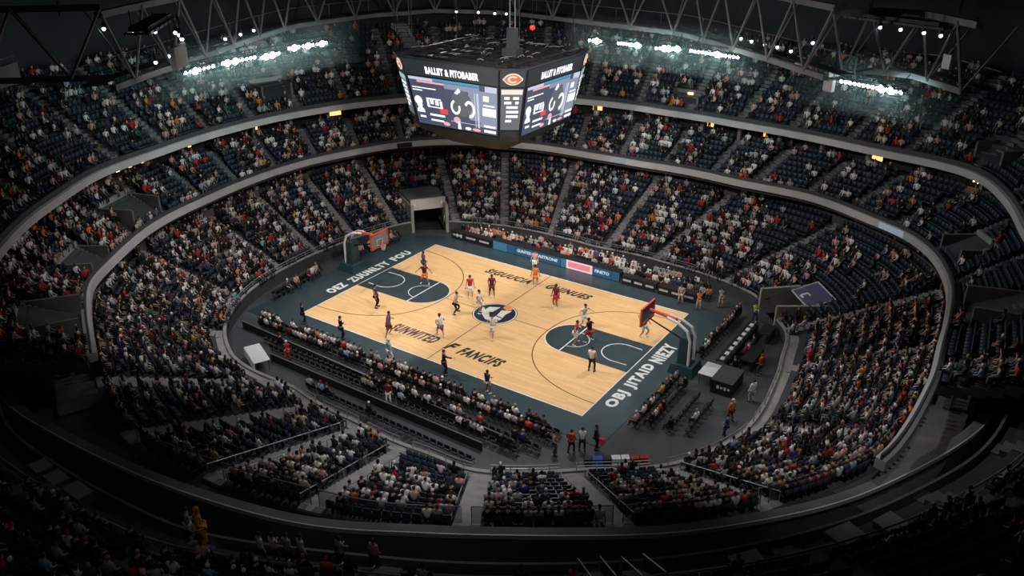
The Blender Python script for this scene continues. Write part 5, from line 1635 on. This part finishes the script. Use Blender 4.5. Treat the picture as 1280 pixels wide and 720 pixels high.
railing(FRONT.off(.0), 1.02, 62, 134, .4, 'dark low rail along the front of the far lower stand', M['steel'])
railing(FRONT.off(.0), 1.02, 152, 215, .4, 'pale low rail along the front of the tunnel-end lower stand', M['rail'])
railing(FRONT.off(.0), 1.02, 353, 389, .5, 'pale rail along the concrete platform behind the baseline', M['rail'])
# stair handrails on the wide near aisles
for k, t in enumerate((273, 285, 301, 316, 331)):
    for sgn in (-1, 1):
        pts = []
        for i in (1, 4, 7, 10, 12):
            r = float(LOWER.curve((i + .5) / 13).rad(t)); p = polar(r, t, LOWER.z(i)); a = math.radians(t)
            pts.append(p + Vector((-math.sin(a), math.cos(a), 0)) * sgn * .62)
        o0 = pts[0].copy()
        root = empty('stair_rail', tuple(o0)); tag(root, 'pale handrail on the %s side of the %s wide near stair from the photo left' % ('clockwise' if sgn < 0 else 'other', ordinal(k + 1)), 'railing')
        mb = MB(); mb.path([p - o0 + Vector((0, 0, .62)) for p in pts], .03, 5)
        for p in pts: mb.tube(p - o0, p - o0 + Vector((0, 0, .62)), .024, n=5)
        mb.build('handrail', M['rail'], root)
# equipment blocks and benches on the dim near walkway
for k, (t, rr, w, d, h, lab) in enumerate(((268, -.9, 1.1, .6, .5, 'dim grey bench block on the near balcony by the photo left'), (265, -.9, .9, .6, .5, 'second dim grey bench block on the near balcony'), (262.5, -.95, .8, .6, .5, 'third dim grey bench block on the near balcony'), (331, -.7, 1.2, .8, .5, 'flat grey equipment cover on the near balcony rail'), (334.5, -.3, 1.0, .9, .7, 'larger grey equipment cover beside the flat one'), (322.5, -.6, 1.1, .6, .55, 'grey cabinet beside the near balcony rail'))):
    p = polar(float(NEAR_RAIL.rad(t)) + rr, t, 5.0)
    root = empty('bench_block', tuple(p), math.radians(t)); tag(root, lab, 'bench')
    mb = MB(); mb.box((0, 0, h / 2), (d, w, h)); mb.build('body', M['concrete_dk'], root)
    mb = MB(); mb.box((0, 0, h + .03), (d + .06, w + .06, .06)); mb.build('top', M['concrete'], root)
# two short stair units rising from the near balcony
for k, (t, lab) in enumerate(((311, 'pale narrow stair flight climbing the near balcony at the photo bottom'), (314.2, 'second pale stair flight beside the narrow one at the bottom'))):
    r = float(NEAR_RAIL.rad(t))
    root = empty('stair_flight', tuple(polar(r - 1.2, t, 5.0)), math.radians(t)); tag(root, lab, 'stairs')
    mb = MB()
    for i in range(7):
        mb.box((.2 + i * .3, 0, .1 + i * .11), (.3, .7, .2 + i * .22))
    mb.build('steps', M['concrete'], root)
    mb = MB()
    for sx in (-.4, .4):
        mb.path([(.05, sx, .9), (2.2, sx, 2.1)], .03, 5); mb.tube((.05, sx, 0), (.05, sx, .9), .025, n=5); mb.tube((2.2, sx, 1.2), (2.2, sx, 2.1), .025, n=5)
    mb.build('handrail', M['rail'], root)

# ------------------------------------------------------------------ light
w = bpy.data.worlds.new('arena_air'); SC.world = w; w.use_nodes = True
bg = w.node_tree.nodes['Background']; bg.inputs['Color'].default_value = (.55, .62, .75, 1); bg.inputs['Strength'].default_value = .012
def spot(x, y, z, tx, ty, tz, power, cone, blend, size, col=(1, .95, .90)):
    l = bpy.data.lights.new('arena_and_fill_light', 'SPOT'); l.energy = power; l.spot_size = math.radians(cone); l.spot_blend = blend; l.shadow_soft_size = size; l.color = col
    o = bpy.data.objects.new('arena_and_fill_light', l); COL.objects.link(o); o.location = (x, y, z)
    o.rotation_euler = (Vector((tx, ty, tz)) - Vector((x, y, z))).to_track_quat('-Z', 'Y').to_euler()
for sx, sy in ((-1, -1), (1, -1), (-1, 1), (1, 1)):
    spot(sx * 13, sy * 10, 22, sx * 4, sy * 2, 0, LP['court'], 62, .7, .5)
spot(0, 1, 30, 0, 6, 0, LP['bowl'], 120, .9, 1.2)
for x, y, z, tx, ty, tz, e, cone in LP['fills']:
    spot(x, y, z, tx, ty, tz, e, cone, 1.0, .8, (1.0, .95, .92) if ty > 0 else (.98, .97, 1.0))  # unseen fill spots added to brighten stands, spectators' backs and near balcony
for x, y in ((-18.6, -7.5), (-18.6, -4.5), (-18.5, -1.8), (-19.3, 2.6), (1.2, 17), (4.3, 17), (8.2, 16.8), (20.2, 11.6)):
    v = Vector((x - 2, y + 2, 0)).normalized()
    spot(x + v.x * .6, y + v.y * .6, 16.3, x + v.x * 12, y + v.y * 12, 11.5, 480, 130, 1.0, .3, (.62, 1.0, .98))

# ------------------------------------------------------------------ output look
SC.view_settings.view_transform = 'Standard'
SC.view_settings.look = 'None'
SC.view_settings.gamma = 1
SC.view_settings.use_curve_mapping = False
SC.view_settings.exposure = 0.0
SC.cycles.use_denoising = True
SC.cycles.max_bounces = 4
SC.cycles.diffuse_bounces = 2
SC.cycles.glossy_bounces = 2
